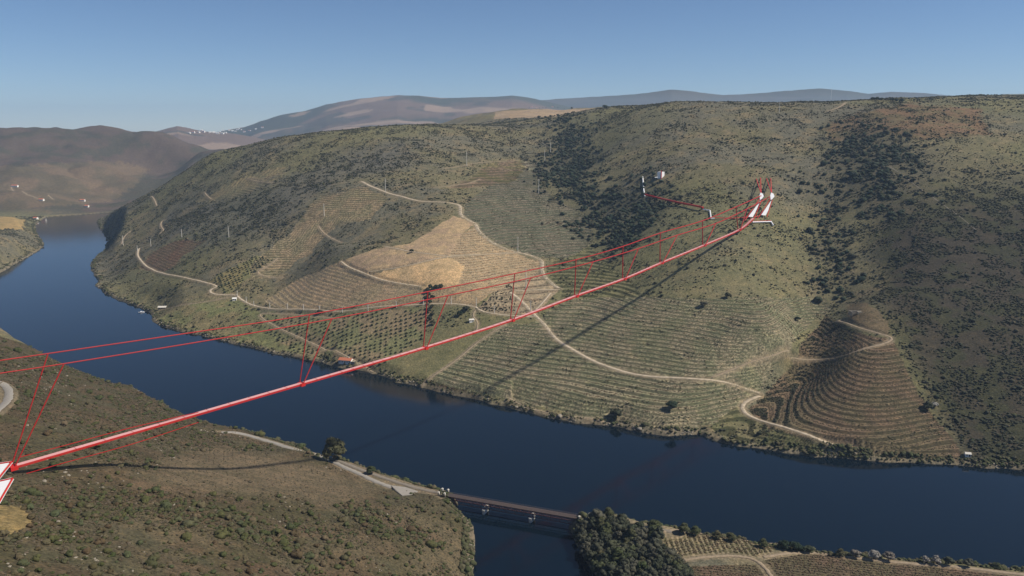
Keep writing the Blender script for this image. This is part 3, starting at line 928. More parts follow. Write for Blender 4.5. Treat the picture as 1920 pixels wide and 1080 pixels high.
def random_lobes(seed, n, spread, r0, r1, z0, z1, flat=.85):
    r = np.random.default_rng(seed)
    out = []
    for i in range(n):
        t = r.uniform(0, 2 * math.pi)
        q = spread * math.sqrt(r.uniform(0, 1))
        rr = r.uniform(r0, r1)
        out.append((q * math.cos(t), q * math.sin(t), r.uniform(z0, z1), rr, rr * flat))
    return out

def shrub_mesh(name, mat, seed, n=3, tufts=10, sub=1):
    lobes = [(0, 0, .34, .42, .36)] + random_lobes(seed, n - 1, .34, .22, .34, .18, .42)
    v, f = clump(lobes, tufts, seed, sub)
    return mesh_np(name, v, f, mat)

def small_mesh(name, mat, seed, tufts=7):
    v, f = clump([(0, 0, .32, .46, .36)], tufts, seed, 0 if seed % 2 else 1, .32, .32)
    return mesh_np(name, v, f, mat)

def cells(weight, n, seed):
    """n random spots on the ground, likelier where weight is high"""
    r = np.random.default_rng(seed)
    w = (weight * GY ** 2 * _CELL).ravel()
    cum = np.cumsum(w)
    k = np.searchsorted(cum, r.uniform(0, cum[-1], n))
    j, i = np.unravel_index(np.clip(k, 0, w.size - 1), GX.shape)
    j = np.clip(j, 1, NLX - 2); i = np.clip(i, 1, NSX - 2)
    s = S_AX[i] + (S_AX[i + 1] - S_AX[i]) * r.uniform(-.5, .5, n)
    l = L_AX[j] + (L_AX[j + 1] - L_AX[j]) * r.uniform(-.5, .5, n)
    Y = np.exp(l)
    X = s * Y
    return np.stack([X, Y, ground(X, Y)], 1), (j, i)
_CELL = np.outer(np.gradient(L_AX), np.gradient(S_AX))

SRC = {}
def source(key, meshes):
    c = bpy.data.collections.new('plants_' + key)
    for k, me in enumerate(meshes):
        c.objects.link(bpy.data.objects.new('%s_%02d' % (key, k), me))
    SRC[key] = c
    return meshes

def scatter(name, key, pts, scale, label, cat, seed=0, squash=None):
    n = len(pts)
    r = np.random.default_rng(seed)
    me = bpy.data.meshes.new(name)
    me.vertices.add(n)
    me.vertices.foreach_set('co', np.asarray(pts, np.float32).ravel())
    a = me.attributes.new('size', 'FLOAT_VECTOR', 'POINT')
    sc = np.asarray(scale, float)
    hz = r.uniform(.75, 1.2, n) if squash is None else np.full(n, squash) * r.uniform(.85, 1.15, n)
    a.data.foreach_set('vector', np.stack([sc * r.uniform(.85, 1.2, n), sc * r.uniform(.85, 1.2, n), sc * hz], 1).astype(np.float32).ravel())
    b = me.attributes.new('turn', 'FLOAT_VECTOR', 'POINT')
    b.data.foreach_set('vector', np.stack([r.normal(0, .08, n), r.normal(0, .08, n), r.uniform(0, 6.28, n)], 1).astype(np.float32).ravel())
    g = bpy.data.node_groups.new(name, 'GeometryNodeTree')
    g.interface.new_socket('Geometry', in_out='INPUT', socket_type='NodeSocketGeometry')
    g.interface.new_socket('Geometry', in_out='OUTPUT', socket_type='NodeSocketGeometry')
    N = g.nodes
    gi = N.new('NodeGroupInput'); go = N.new('NodeGroupOutput')
    ci = N.new('GeometryNodeCollectionInfo')
    ci.inputs['Collection'].default_value = SRC[key]
    ci.inputs['Separate Children'].default_value = True
    ci.inputs['Reset Children'].default_value = True
    ip = N.new('GeometryNodeInstanceOnPoints')
    ip.inputs['Pick Instance'].default_value = True
    rv = N.new('FunctionNodeRandomValue'); rv.data_type = 'INT'
    mn = [s for s in rv.inputs if s.name == 'Min' and s.type == 'INT'][0]
    mx = [s for s in rv.inputs if s.name == 'Max' and s.type == 'INT'][0]
    mn.default_value = 0; mx.default_value = len(SRC[key].objects) - 1
    na = N.new('GeometryNodeInputNamedAttribute'); na.data_type = 'FLOAT_VECTOR'; na.inputs['Name'].default_value = 'size'
    nb = N.new('GeometryNodeInputNamedAttribute'); nb.data_type = 'FLOAT_VECTOR'; nb.inputs['Name'].default_value = 'turn'
    er = N.new('FunctionNodeEulerToRotation')
    L = g.links
    L.new(gi.outputs[0], ip.inputs['Points'])
    L.new(ci.outputs[0], ip.inputs['Instance'])
    L.new([s for s in rv.outputs if s.type == 'INT'][0], ip.inputs['Instance Index'])
    L.new([s for s in na.outputs if s.type == 'VECTOR' and s.name == 'Attribute'][0], ip.inputs['Scale'])
    L.new([s for s in nb.outputs if s.type == 'VECTOR' and s.name == 'Attribute'][0], er.inputs[0])
    L.new(er.outputs[0], ip.inputs['Rotation'])
    L.new(ip.outputs[0], go.inputs[0])
    o = obj(name, me)
    md = o.modifiers.new('plants', 'NODES')
    md.node_group = g
    tag(o, label, cat, kind='stuff')
    return o

def spots(pts):
    return project(pts[:, 0], pts[:, 1], pts[:, 2])

def visible(p, lift=1.0):
    """does the photograph's sight line reach this spot"""
    t = np.linspace(.25, .985, 160)
    X = p[0] * t; Y = p[1] * t; Z = H + (p[2] + lift - H) * t
    m = Y > 200
    return bool((Z[m] > ground(X[m], Y[m]) - .3).all())

def individuals(name, meshes, pts, sizes, n, label, cat, group, seed=0, margin=0, vis=True):
    """the n plants that show largest become objects of their own; returns the mask of the rest"""
    u, v = spots(pts)
    app = sizes / pts[:, 1]
    inside = (u > -margin) & (u < 1920 + margin) & (v < 1080 + margin) & (v > 150)
    order = np.argsort(-np.where(inside, app, 0))
    rest = np.ones(len(pts), bool)
    r = np.random.default_rng(seed)
    made = 0
    for k in order:
        if made >= n or not inside[k]: break
        if vis and not visible(pts[k], sizes[k] * .5): continue
        o = obj(name, meshes[int(r.integers(len(meshes)))], None, (pts[k][0], pts[k][1], pts[k][2] - .06 * sizes[k]), r.uniform(0, 6.28))
        s = sizes[k]
        o.scale = (s * r.uniform(.9, 1.15), s * r.uniform(.9, 1.15), s * r.uniform(.8, 1.1))
        tag(o, label, cat, group)
        rest[k] = False
        made += 1
    return rest

def lattice(key, dx, dy, ang, jit, seed):
    m = R[key]
    x0, x1 = GX[m].min(), GX[m].max()
    y0, y1 = GY[m].min(), GY[m].max()
    r = np.random.default_rng(seed)
    c, s = math.cos(ang), math.sin(ang)
    out = []
    R_ = max(x1 - x0, y1 - y0)
    for a in np.arange(-R_, R_, dx):
        for b in np.arange(-R_, R_, dy):
            out.append(((x0 + x1) / 2 + a * c - b * s, (y0 + y1) / 2 + a * s + b * c))
    q = np.array(out) + r.normal(0, jit, (len(out), 2))
    q = q[(q[:, 0] > x0) & (q[:, 0] < x1) & (q[:, 1] > y0) & (q[:, 1] < y1)]
    i = np.clip(np.searchsorted(S_AX, q[:, 0] / q[:, 1]), 0, NSX - 1)
    j = np.clip(np.searchsorted(L_AX, np.log(q[:, 1])), 0, NLX - 1)
    ok = m[j, i] & (BW[j, i] < .3)
    q = q[ok]
    return np.column_stack([q, ground(q[:, 0], q[:, 1])])
FIELD = np.zeros(GX.shape, bool)
for k in ('vine_big', 'vine_right', 'vine_corner', 'rows_gold', 'gold', 'gold_bright', 'steps_brown', 'field_upper', 'field_far', 'orchard', 'orchard_dense', 'vine_red', 'plateau_field', 'vine_bank',
          'vine_bank_low', 'left_gold', 'field_top', 'clearing', 'near_field', 'yellow_patch', 'vine_grey'):
    FIELD |= R[k]
OPEN = (~FIELD) & (BW < .05) & (SHORE > 6)
FARB = OPEN & (GY > 560) & ((GX > 40) | (GY > 1000) | (GV < 600)) & ~near
cl1 = fbm(GX, GY, 45, 401, 3)
cl2 = fbm(GX, GY, 16, 411, 2)
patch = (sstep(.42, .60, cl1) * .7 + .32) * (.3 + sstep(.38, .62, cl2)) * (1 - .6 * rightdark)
inview = (np.abs(GS) < .74)

small = source('small', [small_mesh('small_shrub_%d' % i, M['shrub'], 500 + i) for i in range(5)])
smalld = source('smalldark', [small_mesh('dark_small_shrub_%d' % i, M['shrub_dark'], 520 + i) for i in range(4)])
big = source('big', [shrub_mesh('shrub_%d' % i, M['shrub'] if i % 2 else M['shrub_dark'], 540 + i, 3, 10) for i in range(6)])
nears = source('near', [shrub_mesh('near_shrub_%d' % i, M['shrub_near'], 560 + i, 3 + i % 3, 16) for i in range(6)])
nsmall = source('nearsmall', [small_mesh('near_small_shrub_%d' % i, M['near_low'], 580 + i, 10) for i in range(5)])
vines = source('vine', [small_mesh('vine_%d' % i, M['vine'], 600 + i, 6) for i in range(4)])
pines = source('wood', [shrub_mesh('wood_tree_%d' % i, M['pine'] if i < 4 else M['shrub_dark'], 620 + i, 4, 9) for i in range(6)])
olives = source('olive', [shrub_mesh('olive_%d' % i, M['olive'], 640 + i, 3, 10) for i in range(4)])
banks = source('bank', [shrub_mesh('bank_shrub_%d' % i, M['alder'] if i % 3 else M['shrub'], 660 + i, 3, 12) for i in range(6)])

# low scrub of the far slopes
slope_m = FARB & inview & (GY < 2700)
p, ji = cells(slope_m * patch, 135000, 11)
r_ = np.random.default_rng(1)
sz = r_.lognormal(.38, .36, len(p)) * (1 + .35 * sstep(1300, 2400, p[:, 1]))
scatter('low_scrub', 'small', p, sz, 'low grey green scrub covering the slopes across the river', 'scrub', 1, .62)
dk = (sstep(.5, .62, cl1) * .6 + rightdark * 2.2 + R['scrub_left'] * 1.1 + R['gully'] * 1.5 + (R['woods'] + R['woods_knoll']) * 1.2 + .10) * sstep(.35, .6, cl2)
p, ji = cells(slope_m * dk, 54000, 12)
sz = r_.lognormal(.75, .32, len(p)) * (1 + .25 * sstep(1300, 2400, p[:, 1]))
scatter('dark_scrub', 'smalldark', p, sz, 'dark heather scrub in patches on the far slopes', 'scrub', 2, .66)
# larger bushes on the far slopes
p, ji = cells(slope_m * (sstep(.48, .6, cl1) + R['gully'] * 2 + R['scrub_left'] + .12), 4200, 13)
sz = r_.uniform(2.6, 5.4, len(p))
rest = individuals('shrub', big, p, sz, 300, 'rounded dark shrub on the dry scrub slopes across the river', 'shrub', 'rounded shrubs on the far slopes', 3)
scatter('distant_shrubs', 'big', p[rest], sz[rest], 'distant dark shrubs dotted over the far slopes', 'shrubs', 3, .85)
# the woods in the gullies and on the knoll
p, ji = cells((R['woods'] ** 1.5 * (.25 + sstep(.42, .56, cl1 * .5 + cl2 * .5)) + R['woods_knoll'] ** 2 * (.2 + sstep(.45, .58, cl1 * .5 + cl2 * .5)) * .6 + R['gully'] ** 2 * .35), 3000, 14)
sz = r_.lognormal(1.75, .26, len(p))
scatter('woodland', 'wood', p, sz, 'dark evergreen woodland filling the gully and the knoll', 'woodland', 4, .9)
# vines
fr_ok = (FRAC > .12) & (FRAC < .42) & (BW < .1)
vw = ((R['vine_big'] | R['vine_right']) * 1.0 + R['vine_grey'] * .9 + R['vine_corner'] * .5 + R['rows_gold'] * .35 + R['vine_red'] * .8 + R['steps_brown'] * .25 + R['field_upper'] * .4 + R['field_top'] * .3) * fr_ok
p, ji = cells(vw, 46000, 15)
sz = r_.uniform(.65, 1.15, len(p))
scatter('vine_rows', 'vine', p, sz, 'rows of low bare vines along the hillside terraces', 'vines', 5, .8)
bw_ = (R['vine_big'] | R['vine_right'] | R['vine_grey'] | R['vine_corner']) * (FRAC > .62) * (BW < .1)
p, ji = cells(bw_ * sstep(.5, .7, cl2), 2600, 16)
scatter('bank_weeds', 'small', p, r_.uniform(.9, 2.0, len(p)), 'weeds and brambles on the terrace banks', 'weeds', 6, .7)
gedge = np.interp(GV, [590, 640, 700, 760, 830], [1610, 1590, 1560, 1500, 1440])
p, ji = cells((R['vine_right'] & (FRAC > .55)) * (BW < .1) * sstep(30, -25, GU - gedge) + (R['vine_corner'] & (FRAC > .6)) * .5 * (GU < 960), 2000, 26)
scatter('bank_brambles', 'smalldark', p, r_.uniform(1.1, 2.3, len(p)), 'dark brambles on the shaded terrace banks beside the gully', 'brambles', 26, .8)
p, ji = cells(R['vine_bank'] * (~rowk) * (BW < .1) + R['vine_bank_low'] * (~rowk2) * (BW < .1), 9000, 17)
scatter('bank_vines', 'vine', p, r_.uniform(.7, 1.3, len(p)), 'rows of bare vines on the flat bank below the grove', 'vines', 7, .8)
# near hill
nm_ = near & OPEN & (GY > 230)
dens = .25 + sstep(.4, .6, cl1) + .4 * sstep(.5, .7, cl2)
p, ji = cells(nm_ * dens + near * R['near_field'] * .10, 42000, 18)
scatter('near_scrub', 'nearsmall', p, r_.lognormal(-.05, .35, len(p)), 'dry low scrub on the hillside below the camera', 'scrub', 8, .62)
p, ji = cells(nm_ * (sstep(.46, .62, cl1) + .2) * (.4 + sstep(860, 1040, GV)), 6200, 19)
sz = r_.lognormal(.80, .40, len(p))
rest = individuals('bush', nears, p, sz, 300, 'green or brown bush on the dry hillside below the camera', 'bush', 'bushes on the near hillside', 9)
scatter('near_bushes', 'near', p[rest], sz[rest], 'smaller bushes scattered over the near hillside', 'bushes', 9, .8)
p = lattice('near_field', 3.4, 4.6, .35, .35, 8)
p = p[np.random.default_rng(6).uniform(0, 1, len(p)) > .35]
scatter('old_vine_stumps', 'vine', p, r_.uniform(.5, 1.2, len(p)), 'rows of old vine stumps in the bare field on the near hill', 'vines', 12, .7)
# waterside
sh = (SHORE > .8) & (SHORE < 9) & (GY < 2600) & inview
p, ji = cells(sh * (.35 + sstep(.4, .6, cl2)) * (1 + 3.0 * (GY < 720)), 8500, 20)
sz = r_.lognormal(.72, .38, len(p))
ub, vb = spots(p)
rest = individuals('waterside_bush', banks, p, sz, 200, 'leafy bush growing at the edge of the river', 'bush', 'bushes along the waterline', 10)
scatter('waterside_scrub', 'bank', p[rest], sz[rest], 'scrub lining the river banks', 'scrub', 10, .8)

# olive trees in their rows
p = np.vstack([lattice('orchard', 6.6, 7.4, .12, .5, 1), lattice('orchard_dense', 5.4, 6.4, .5, .4, 2)])
p = p[np.random.default_rng(5).uniform(0, 1, len(p)) > .12]
sz = r_.uniform(2.6, 4.2, len(p))
rest = individuals('olive_tree', olives, p, sz, 300, 'small grey green olive tree in the orchard rows above the river', 'tree', 'olive trees planted in rows', 11)
if rest.any():
    scatter('far_olive_trees', 'olive', p[rest], sz[rest], 'further small olive trees in the orchard rows', 'trees', 11, .9)

ORD = ['first', 'second', 'third', 'fourth', 'fifth', 'sixth', 'seventh', 'eighth', 'ninth', 'tenth', 'eleventh', 'twelfth', 'thirteenth', 'fourteenth', 'fifteenth', 'sixteenth', 'seventeenth', 'eighteenth', 'nineteenth', 'twentieth',
       'twenty first', 'twenty second', 'twenty third', 'twenty fourth', 'twenty fifth', 'twenty sixth', 'twenty seventh', 'twenty eighth']
# single trees, each a trunk and a crown
def tree_meshes(key, mat, seed, n=9, tufts=46, tall=1.0, trunk=.22):
    r = np.random.default_rng(seed)
    lobes = []
    for i in range(n):
        t = 2.4 * i + r.uniform(-.4, .4)
        q = .30 * math.sqrt((i + .5) / n)
        z = trunk + .24 + (.52 * tall) * (1 - (q / .32) ** 2) * r.uniform(.35, 1.0)
        rr = r.uniform(.13, .20)
        lobes.append((q * math.cos(t), q * math.sin(t), z, rr, rr * .9))
    v, f = clump(lobes, tufts, seed, 1, .3, .30)
    crown = mesh_np(key + '_crown', v, f, mat)
    mb = MB()
    top = trunk + .25
    mb.bar((0, 0, -.04), (0.01, 0, trunk), .030, 7, .022).bar((0.01, 0, trunk), (0, 0, top + .15), .022, 6, .012)
    for k in range(4):
        t = k * 1.6 + .3
        mb.bar((0.005, 0, trunk * .9), (.2 * math.cos(t), .2 * math.sin(t), top + .12), .014, 5, .006)
    return mb.mesh(key + '_trunk', M['bark']), crown

TREES = {k: [tree_meshes(k + '_%d' % i, M[mk], sd + i, n, tf, tall, tr) for i in range(nv)] for k, mk, sd, n, tf, tall, tr, nv in
         [('alder', 'alder', 700, 16, 70, 1.1, .12, 2), ('grove', 'grove', 720, 9, 40, .9, .2, 5), ('blossom', 'blossom', 740, 8, 46, .8, .15, 3), ('dark', 'pine', 760, 8, 40, .9, .12, 3)]}

def plant_tree(kind, loc, size, label, group=None, name='tree', rz=None, wide=1.0, cat='tree', variant=None):
    tm = TREES[kind]
    t, c = tm[random.randrange(len(tm)) if variant is None else variant % len(tm)]
    e = empty(name, loc, random.uniform(0, 6.28) if rz is None else rz)
    e.scale = (size * wide, size * wide, size)
    obj('trunk', t, e)
    obj('crown', c, e)
    return tag(e, label, cat, group)

def tree_px(kind, u, v, size, label, **k):
    h = hit(u, v)
    return plant_tree(kind, (h[0], h[1], h[2] - .2), size, label, **k)

tree_px('alder', 628, 866, 24, 'tall leafy green tree standing alone on the near river bank', name='riverside_tree', wide=.98, variant=0)
tree_px('alder', 696, 889, 8, 'small rounded tree on the bank between tall tree and railway bridge', name='riverside_tree', wide=1.25)
tree_px('alder', 1141, 973, 9.5, 'rounded green tree by the track just right of railway bridge', name='riverside_tree', wide=1.1)
tree_px('alder', 1226, 993, 8, 'low spreading tree at the corner where grove meets vine field', name='riverside_tree', wide=1.6)
for (u, v, s, w, lab) in [(1282, 1000, 8, 1.3, 'leftmost grey green tree on bank edge above striped vine field'), (1304, 1003, 7, 1.4, 'second grey green tree on bank edge above striped vine field'),
                          (1345, 1010, 6, 1.4, 'low bare tree on bank edge above middle of striped vine field'), (1372, 1014, 6, 1.5, 'grey bush like tree on bank edge above right end of striped vine field'),
                          (1430, 1026, 6.5, 1.3, 'small round tree on water edge left of the big dark bank trees'), (1470, 1030, 9, 1.1, 'tallest dark tree on bank edge above the track junction'),
                          (1490, 1033, 9, 1.3, 'dark green tree touching the tallest one on its right side'), (1515, 1036, 7, 1.4, 'dark tree sloping down at right end of the bank clump')]:
    tree_px('dark' if u > 1440 else 'alder', u, v, s, lab, group='trees along the water edge', name='bank_tree', wide=w)
for (u, v, s, w, lab, kd) in [(1575, 1044, 6, 1.3, 'grey green tree just left of the white blossom trees', 'alder'), (1604, 1045, 6.5, 1.4, 'white blossoming tree, first of the blossom row on the bank', 'blossom'),
                              (1638, 1049, 8, 1.3, 'pink grey blossoming tree, largest of the blossom row', 'blossom'), (1666, 1051, 7.5, 1.3, 'pink blossoming tree beside the largest one on its right', 'blossom'),
                              (1735, 1056, 6, 1.3, 'white blossoming tree standing apart from the blossom row', 'blossom'), (1755, 1058, 7, 1.2, 'bare brown tree right of the lone white blossom tree', 'blossom'),
                              (1778, 1060, 6.5, 1.3, 'second bare brown tree right of the lone white blossom tree', 'grove'), (1815, 1063, 6, 1.4, 'low brown bush like tree near right end of the bank', 'grove'),
                              (1868, 1068, 5.5, 1.4, 'last green tree on the bank at the right edge', 'alder')]:
    tree_px(kd, u, v, s, lab, group='trees along the water edge', name='blossom_tree' if kd == 'blossom' else 'bank_tree', wide=w)
for (u, v, s, w, lab, kd) in [(1156, 782, 12, 1.3, 'dark round tree on far bank below the terraced vineyard', 'dark'), (1260, 767, 11, 1.5, 'wide dark tree in lower part of the big terraced vineyard', 'dark'),
                              (1740, 770, 10, 1.3, 'grey tree at right edge of the right hand vineyard', 'grove'), (1753, 764, 7, 1.2, 'pale blossoming tree at right edge of the right hand vineyard', 'blossom'),
                              (772, 474, 8, 1.0, 'lone dark tree beside the track through golden field', 'dark'), (600, 588, 8, 1.4, 'dark round tree by dirt road above the olive orchard', 'dark'),
                              (1320, 576, 9, 1.3, 'lone brown bush like tree just inside top edge of terraced vineyard', 'grove'), (1134, 204, 14, 1.2, 'lone dark tree on the skyline above the wooded gully', 'dark'),
                              (1496, 322 + 280, 7, 1.3, 'dark tree in the gully left of the right hand vineyard', 'dark'), (1365, 560, 10, 1.1, 'green tree on scrub just above top edge of terraced vineyard', 'dark'),
                              (875, 583, 9, 1.3, 'tree behind the small hut near road bend', 'dark'), (862, 592, 8, 1.3, 'tree on left side of the small hut near road bend', 'dark')]:
    tree_px(kd, u, v, s, lab, name='tree', wide=w)
for i, (u, v) in enumerate([(802, 545), (806, 538), (812, 541), (818, 538), (826, 537), (804, 553), (811, 557), (800, 561), (806, 567), (810, 575), (804, 583), (811, 590), (806, 598), (812, 606)]):
    tree_px('dark', u, v + 3, 7.5, ORD[i] + ' dark tree from the top of the row running down beside the orchard', group='row of dark trees beside the orchard', name='row_tree', wide=1.1)
for i, (u, v) in enumerate([(1636, 188), (1644, 188), (1652, 189), (1662, 189), (1672, 190), (1680, 191), (1690, 192)]):
    tree_px('dark', u, v + 1, 11, ORD[i] + ' dark tree from the left in the line on right hand skyline', group='line of trees on the skyline', name='skyline_tree', wide=1.2)

# the grove beside the tributary
grove_poly = np.array([(1078, 985), (1130, 978), (1200, 988), (1235, 1010), (1250, 1040), (1282, 1062), (1300, 1100), (1120, 1100), (1100, 1050), (1084, 1010)], float)
gx, gy, _ = at_z(grove_poly[:, 0], grove_poly[:, 1] + 10, 8.0)
gp = np.stack([gx, gy], 1)
rg = np.random.default_rng(44)
acc = []
for _ in range(6000):
    q = rg.uniform(gp.min(0), gp.max(0))
    if in_poly(np.array([q[0]]), np.array([q[1]]), gp)[0] and all((q[0] - a[0]) ** 2 + (q[1] - a[1]) ** 2 > float(rg.uniform(3.6, 5.4)) ** 2 for a in acc):
        z = float(ground(q[0], q[1]))
        if z > .3: acc.append((q[0], q[1], z))
for a in acc:
    plant_tree('alder' if rg.uniform() < .16 else 'grove', (a[0], a[1], a[2] - .2), float(rg.uniform(6.5, 14.0)), 'grey green tree in the dense grove beside the tributary mouth', group='trees of the dense grove', name='grove_tree', wide=float(rg.uniform(.85, 1.1)))
# ------------------------------------------------------------------ the iron railway bridge over the tributary
A_ = Vector([float(c) for c in at_z(839, 927, 9.4)])
B_ = Vector([float(c) for c in at_z(1086, 969.5, 9.4)])
BL = (Vector((B_.x, B_.y, 0)) - Vector((A_.x, A_.y, 0))).length
rbz = math.atan2(B_.y - A_.y, B_.x - A_.x)
rb = empty('railway_bridge', (A_.x, A_.y, 9.4), rbz)
tag(rb, 'dark red iron lattice railway bridge across the tributary mouth', 'bridge')
W2 = 2.6
TD = 5.2
nb = 30
st_ = BL / nb
for sgn in (-1, 1):
    MB().box(0, BL, sgn * W2 - .22, sgn * W2 + .22, -.75, -.25).build('top_chord', M['rust'], rb)
    MB().box(0, BL, sgn * W2 - .25, sgn * W2 + .25, -TD - .4, -TD).build('bottom_chord', M['rust'], rb)
    mb = MB()
    for i in range(nb):
        mb.bar((i * st_, sgn * W2, -.6), ((i + 1) * st_, sgn * W2, -TD), .13, 4)
        mb.bar(((i + 1) * st_, sgn * (W2 + .05), -.6), (i * st_, sgn * (W2 + .05), -TD), .13, 4)
    mb.build('lattice', M['rust'], rb)
    mb = MB()
    for i in range(0, nb + 1, 2):
        mb.box(i * st_ - .16, i * st_ + .16, sgn * W2 - .18, sgn * W2 + .18, -TD + .002, -.74)
    mb.build('verticals', M['rust'], rb)
    rail = MB()
    for i in range(0, nb * 2 + 1):
        x = i * st_ / 2
        rail.bar((x, sgn * 2.85, -.2), (x, sgn * 2.85, 1.0), .05, 4)
    rail.tube([(0, sgn * 2.85, 1.0), (BL, sgn * 2.85, 1.0)], .06, 4).tube([(0, sgn * 2.85, .5), (BL, sgn * 2.85, .5)], .045, 4)
    rail.build('handrail', M['rail'], rb)
    MB().box(-12, BL + 12, sgn * .82 - .07, sgn * .82 + .07, .14, .32).build('rail', M['rail'], rb)
mb = MB()
for i in range(0, nb + 1):
    mb.bar((i * st_, -W2, -TD - .15), (min(i + 1, nb) * st_, W2, -TD - .15), .09, 4)
mb.build('bottom_bracing', M['rust'], rb)
MB().box(0, BL, -2.9, 2.9, -.24, -.06).build('deck', M['timber'], rb)
sm = MB().box(-.12, .12, -1.35, 1.35, -.055, .13).mesh('sleeper', M['timber'])
for i in range(int(BL / .95)):
    obj('sleeper', sm, rb, (.5 + i * .95, 0, 0))
for x, nm in ((BL * .30, 'pier'), (BL * .655, 'pier')):
    mb = MB()
    prof = []
    for zz, w, l in ((-20, 1.6, 4.9), (-9.6, 1.5, 4.8), (-7.6, 1.4, 4.6), (-7.2, 1.7, 5.0), (-5.65, 1.7, 5.0)):
        ring = []
        for k in range(16):
            t = 2 * math.pi * k / 16
            cx = math.copysign(abs(math.cos(t)) ** .6, math.cos(t)) * w
            cy_ = math.copysign(abs(math.sin(t)) ** .6, math.sin(t)) * l
            ring.append((x + cx, cy_, zz))
        prof.append(ring)
    vs_ = [q for ring in prof for q in ring]
    fs = [(i * 16 + k, i * 16 + (k + 1) % 16, (i + 1) * 16 + (k + 1) % 16, (i + 1) * 16 + k) for i in range(4) for k in range(16)] + [tuple(range(64, 80))]
    mb.add(vs_, fs).build(nm, M['concrete'], rb)
for x0, x1 in ((-7, -.05), (BL + .05, BL + 8)):
    ab = MB().box(x0, x1, -3.7, 3.7, -14, -.27).build('abutment', M['stone'], rb)
    for yy in (-3.45, 3.45):
        MB().box(x0, x1, yy - .25, yy + .25, -.265, .9).build('parapet', M['stone'], ab)
        for xx in (x0 + .9, x1 - .9):
            MB().box(xx - .6, xx + .6, yy - .6, yy + .6, .9, 2.3).box(xx - .8, xx + .8, yy - .8, yy + .8, 2.3, 2.6).add(
                [(xx - .6, yy - .6, 2.6), (xx + .6, yy - .6, 2.6), (xx + .6, yy + .6, 2.6), (xx - .6, yy + .6, 2.6), (xx, yy, 3.4)], [(0, 1, 4), (1, 2, 4), (2, 3, 4), (3, 0, 4)]).build('gate_pillar', M['concrete'], ab)
# paved turning place beside the left abutment
pp = [hit(u, v) for u, v in [(733, 911), (760, 914), (784, 922), (772, 928), (754, 930), (742, 922)]]
zz = 0
tag(MB().add([(q[0], q[1], q[2] + .5) for q in pp] + [(q[0], q[1], q[2] - 4) for q in pp], [(0, 1, 2, 3, 4, 5)[::-1]] + [(i, (i + 1) % 6, 6 + (i + 1) % 6, 6 + i) for i in range(6)]).build('turning_place', M['lane']), kind='structure')

# ------------------------------------------------------------------ the red and white footbridge high over the river
def line_point(u, v, A, B):
    dx, dy, dz = ray(u, v)
    k = dx / dy
    t = (k * A[1] - A[0]) / ((B[0] - A[0]) - k * (B[1] - A[1]))
    Y = A[1] + (B[1] - A[1]) * t
    return Vector((k * Y, Y, H + Y * dz / dy))
hA = hit(24, 876)
hB = hit(1396, 424)
fA = at_y(24, 876, hA[1] - 12)
fB = at_y(1396, 424, hB[1] - 6)
fA = (float(fA[0]), float(fA[1])); fB = (float(fB[0]), float(fB[1]))
NODES_PX = [(24, 876), (565, 720), (797, 652), (960, 600), (1080, 555), (1170, 523), (1240, 493), (1320, 460), (1386, 431), (1412, 410)]
ND = [line_point(u, v, fA, fB) for u, v in NODES_PX]
fdir = Vector((fB[0] - fA[0], fB[1] - fA[1], 0)).normalized()
fper = Vector((-fdir.y, fdir.x, 0))
def smooth_line(P, n=12):
    out = []
    P = [2 * P[0] - P[1]] + list(P) + [2 * P[-1] - P[-2]]
    for i in range(1, len(P) - 2):
        for k in range(n):
            t = k / n
            out.append(.5 * ((2 * P[i]) + (P[i + 1] - P[i - 1]) * t + (2 * P[i - 1] - 5 * P[i] + 4 * P[i + 1] - P[i + 2]) * t * t + (3 * P[i] - P[i - 1] - 3 * P[i + 1] + P[i + 2]) * t ** 3))
    out.append(P[-2])
    return out
DK = smooth_line(ND)
fb = empty('footbridge', DK[0])
tag(fb, 'red and white suspended footbridge spanning the river from hill to hill', 'bridge')
def rel_(p):
    return p - DK[0]
def sweep(path, prof, name, mat, parent):
    n = len(prof)
    vs_, fs = [], []
    for p in path:
        for a, b in prof:
            vs_.append(rel_(p) + fper * a + Vector((0, 0, b)))
    for i in range(len(path) - 1):
        for k in range(n):
            fs.append((i * n + k, i * n + (k + 1) % n, (i + 1) * n + (k + 1) % n, (i + 1) * n + k))
    fs += [tuple(range(n)), tuple(range((len(path) - 1) * n, len(path) * n))[::-1]]
    return obj(name, mesh_np(name, vs_, fs, mat), parent)
sweep(DK, [(-1.35, -.2), (1.35, -.2), (1.35, .9), (-1.35, .9)], 'walkway', M['deckwhite'], fb)
for sgn in (-1, 1):
    a, b = (1.37, 2.2) if sgn > 0 else (-2.2, -1.37)
    sweep(DK, [(a, -.5), (b, -.5), (b, .6), (a, .6)], 'edge_beam', M['beam'], fb)
cbm = MB()
for k in range(2, len(DK) - 2, 1):
    p_ = rel_(DK[k])
    cbm.bar(p_ + fper * -2.3 + Vector((0, 0, .95)), p_ + fper * 2.3 + Vector((0, 0, .95)), .12, 4)
cbm.build('cross_beams', M['red'], fb)
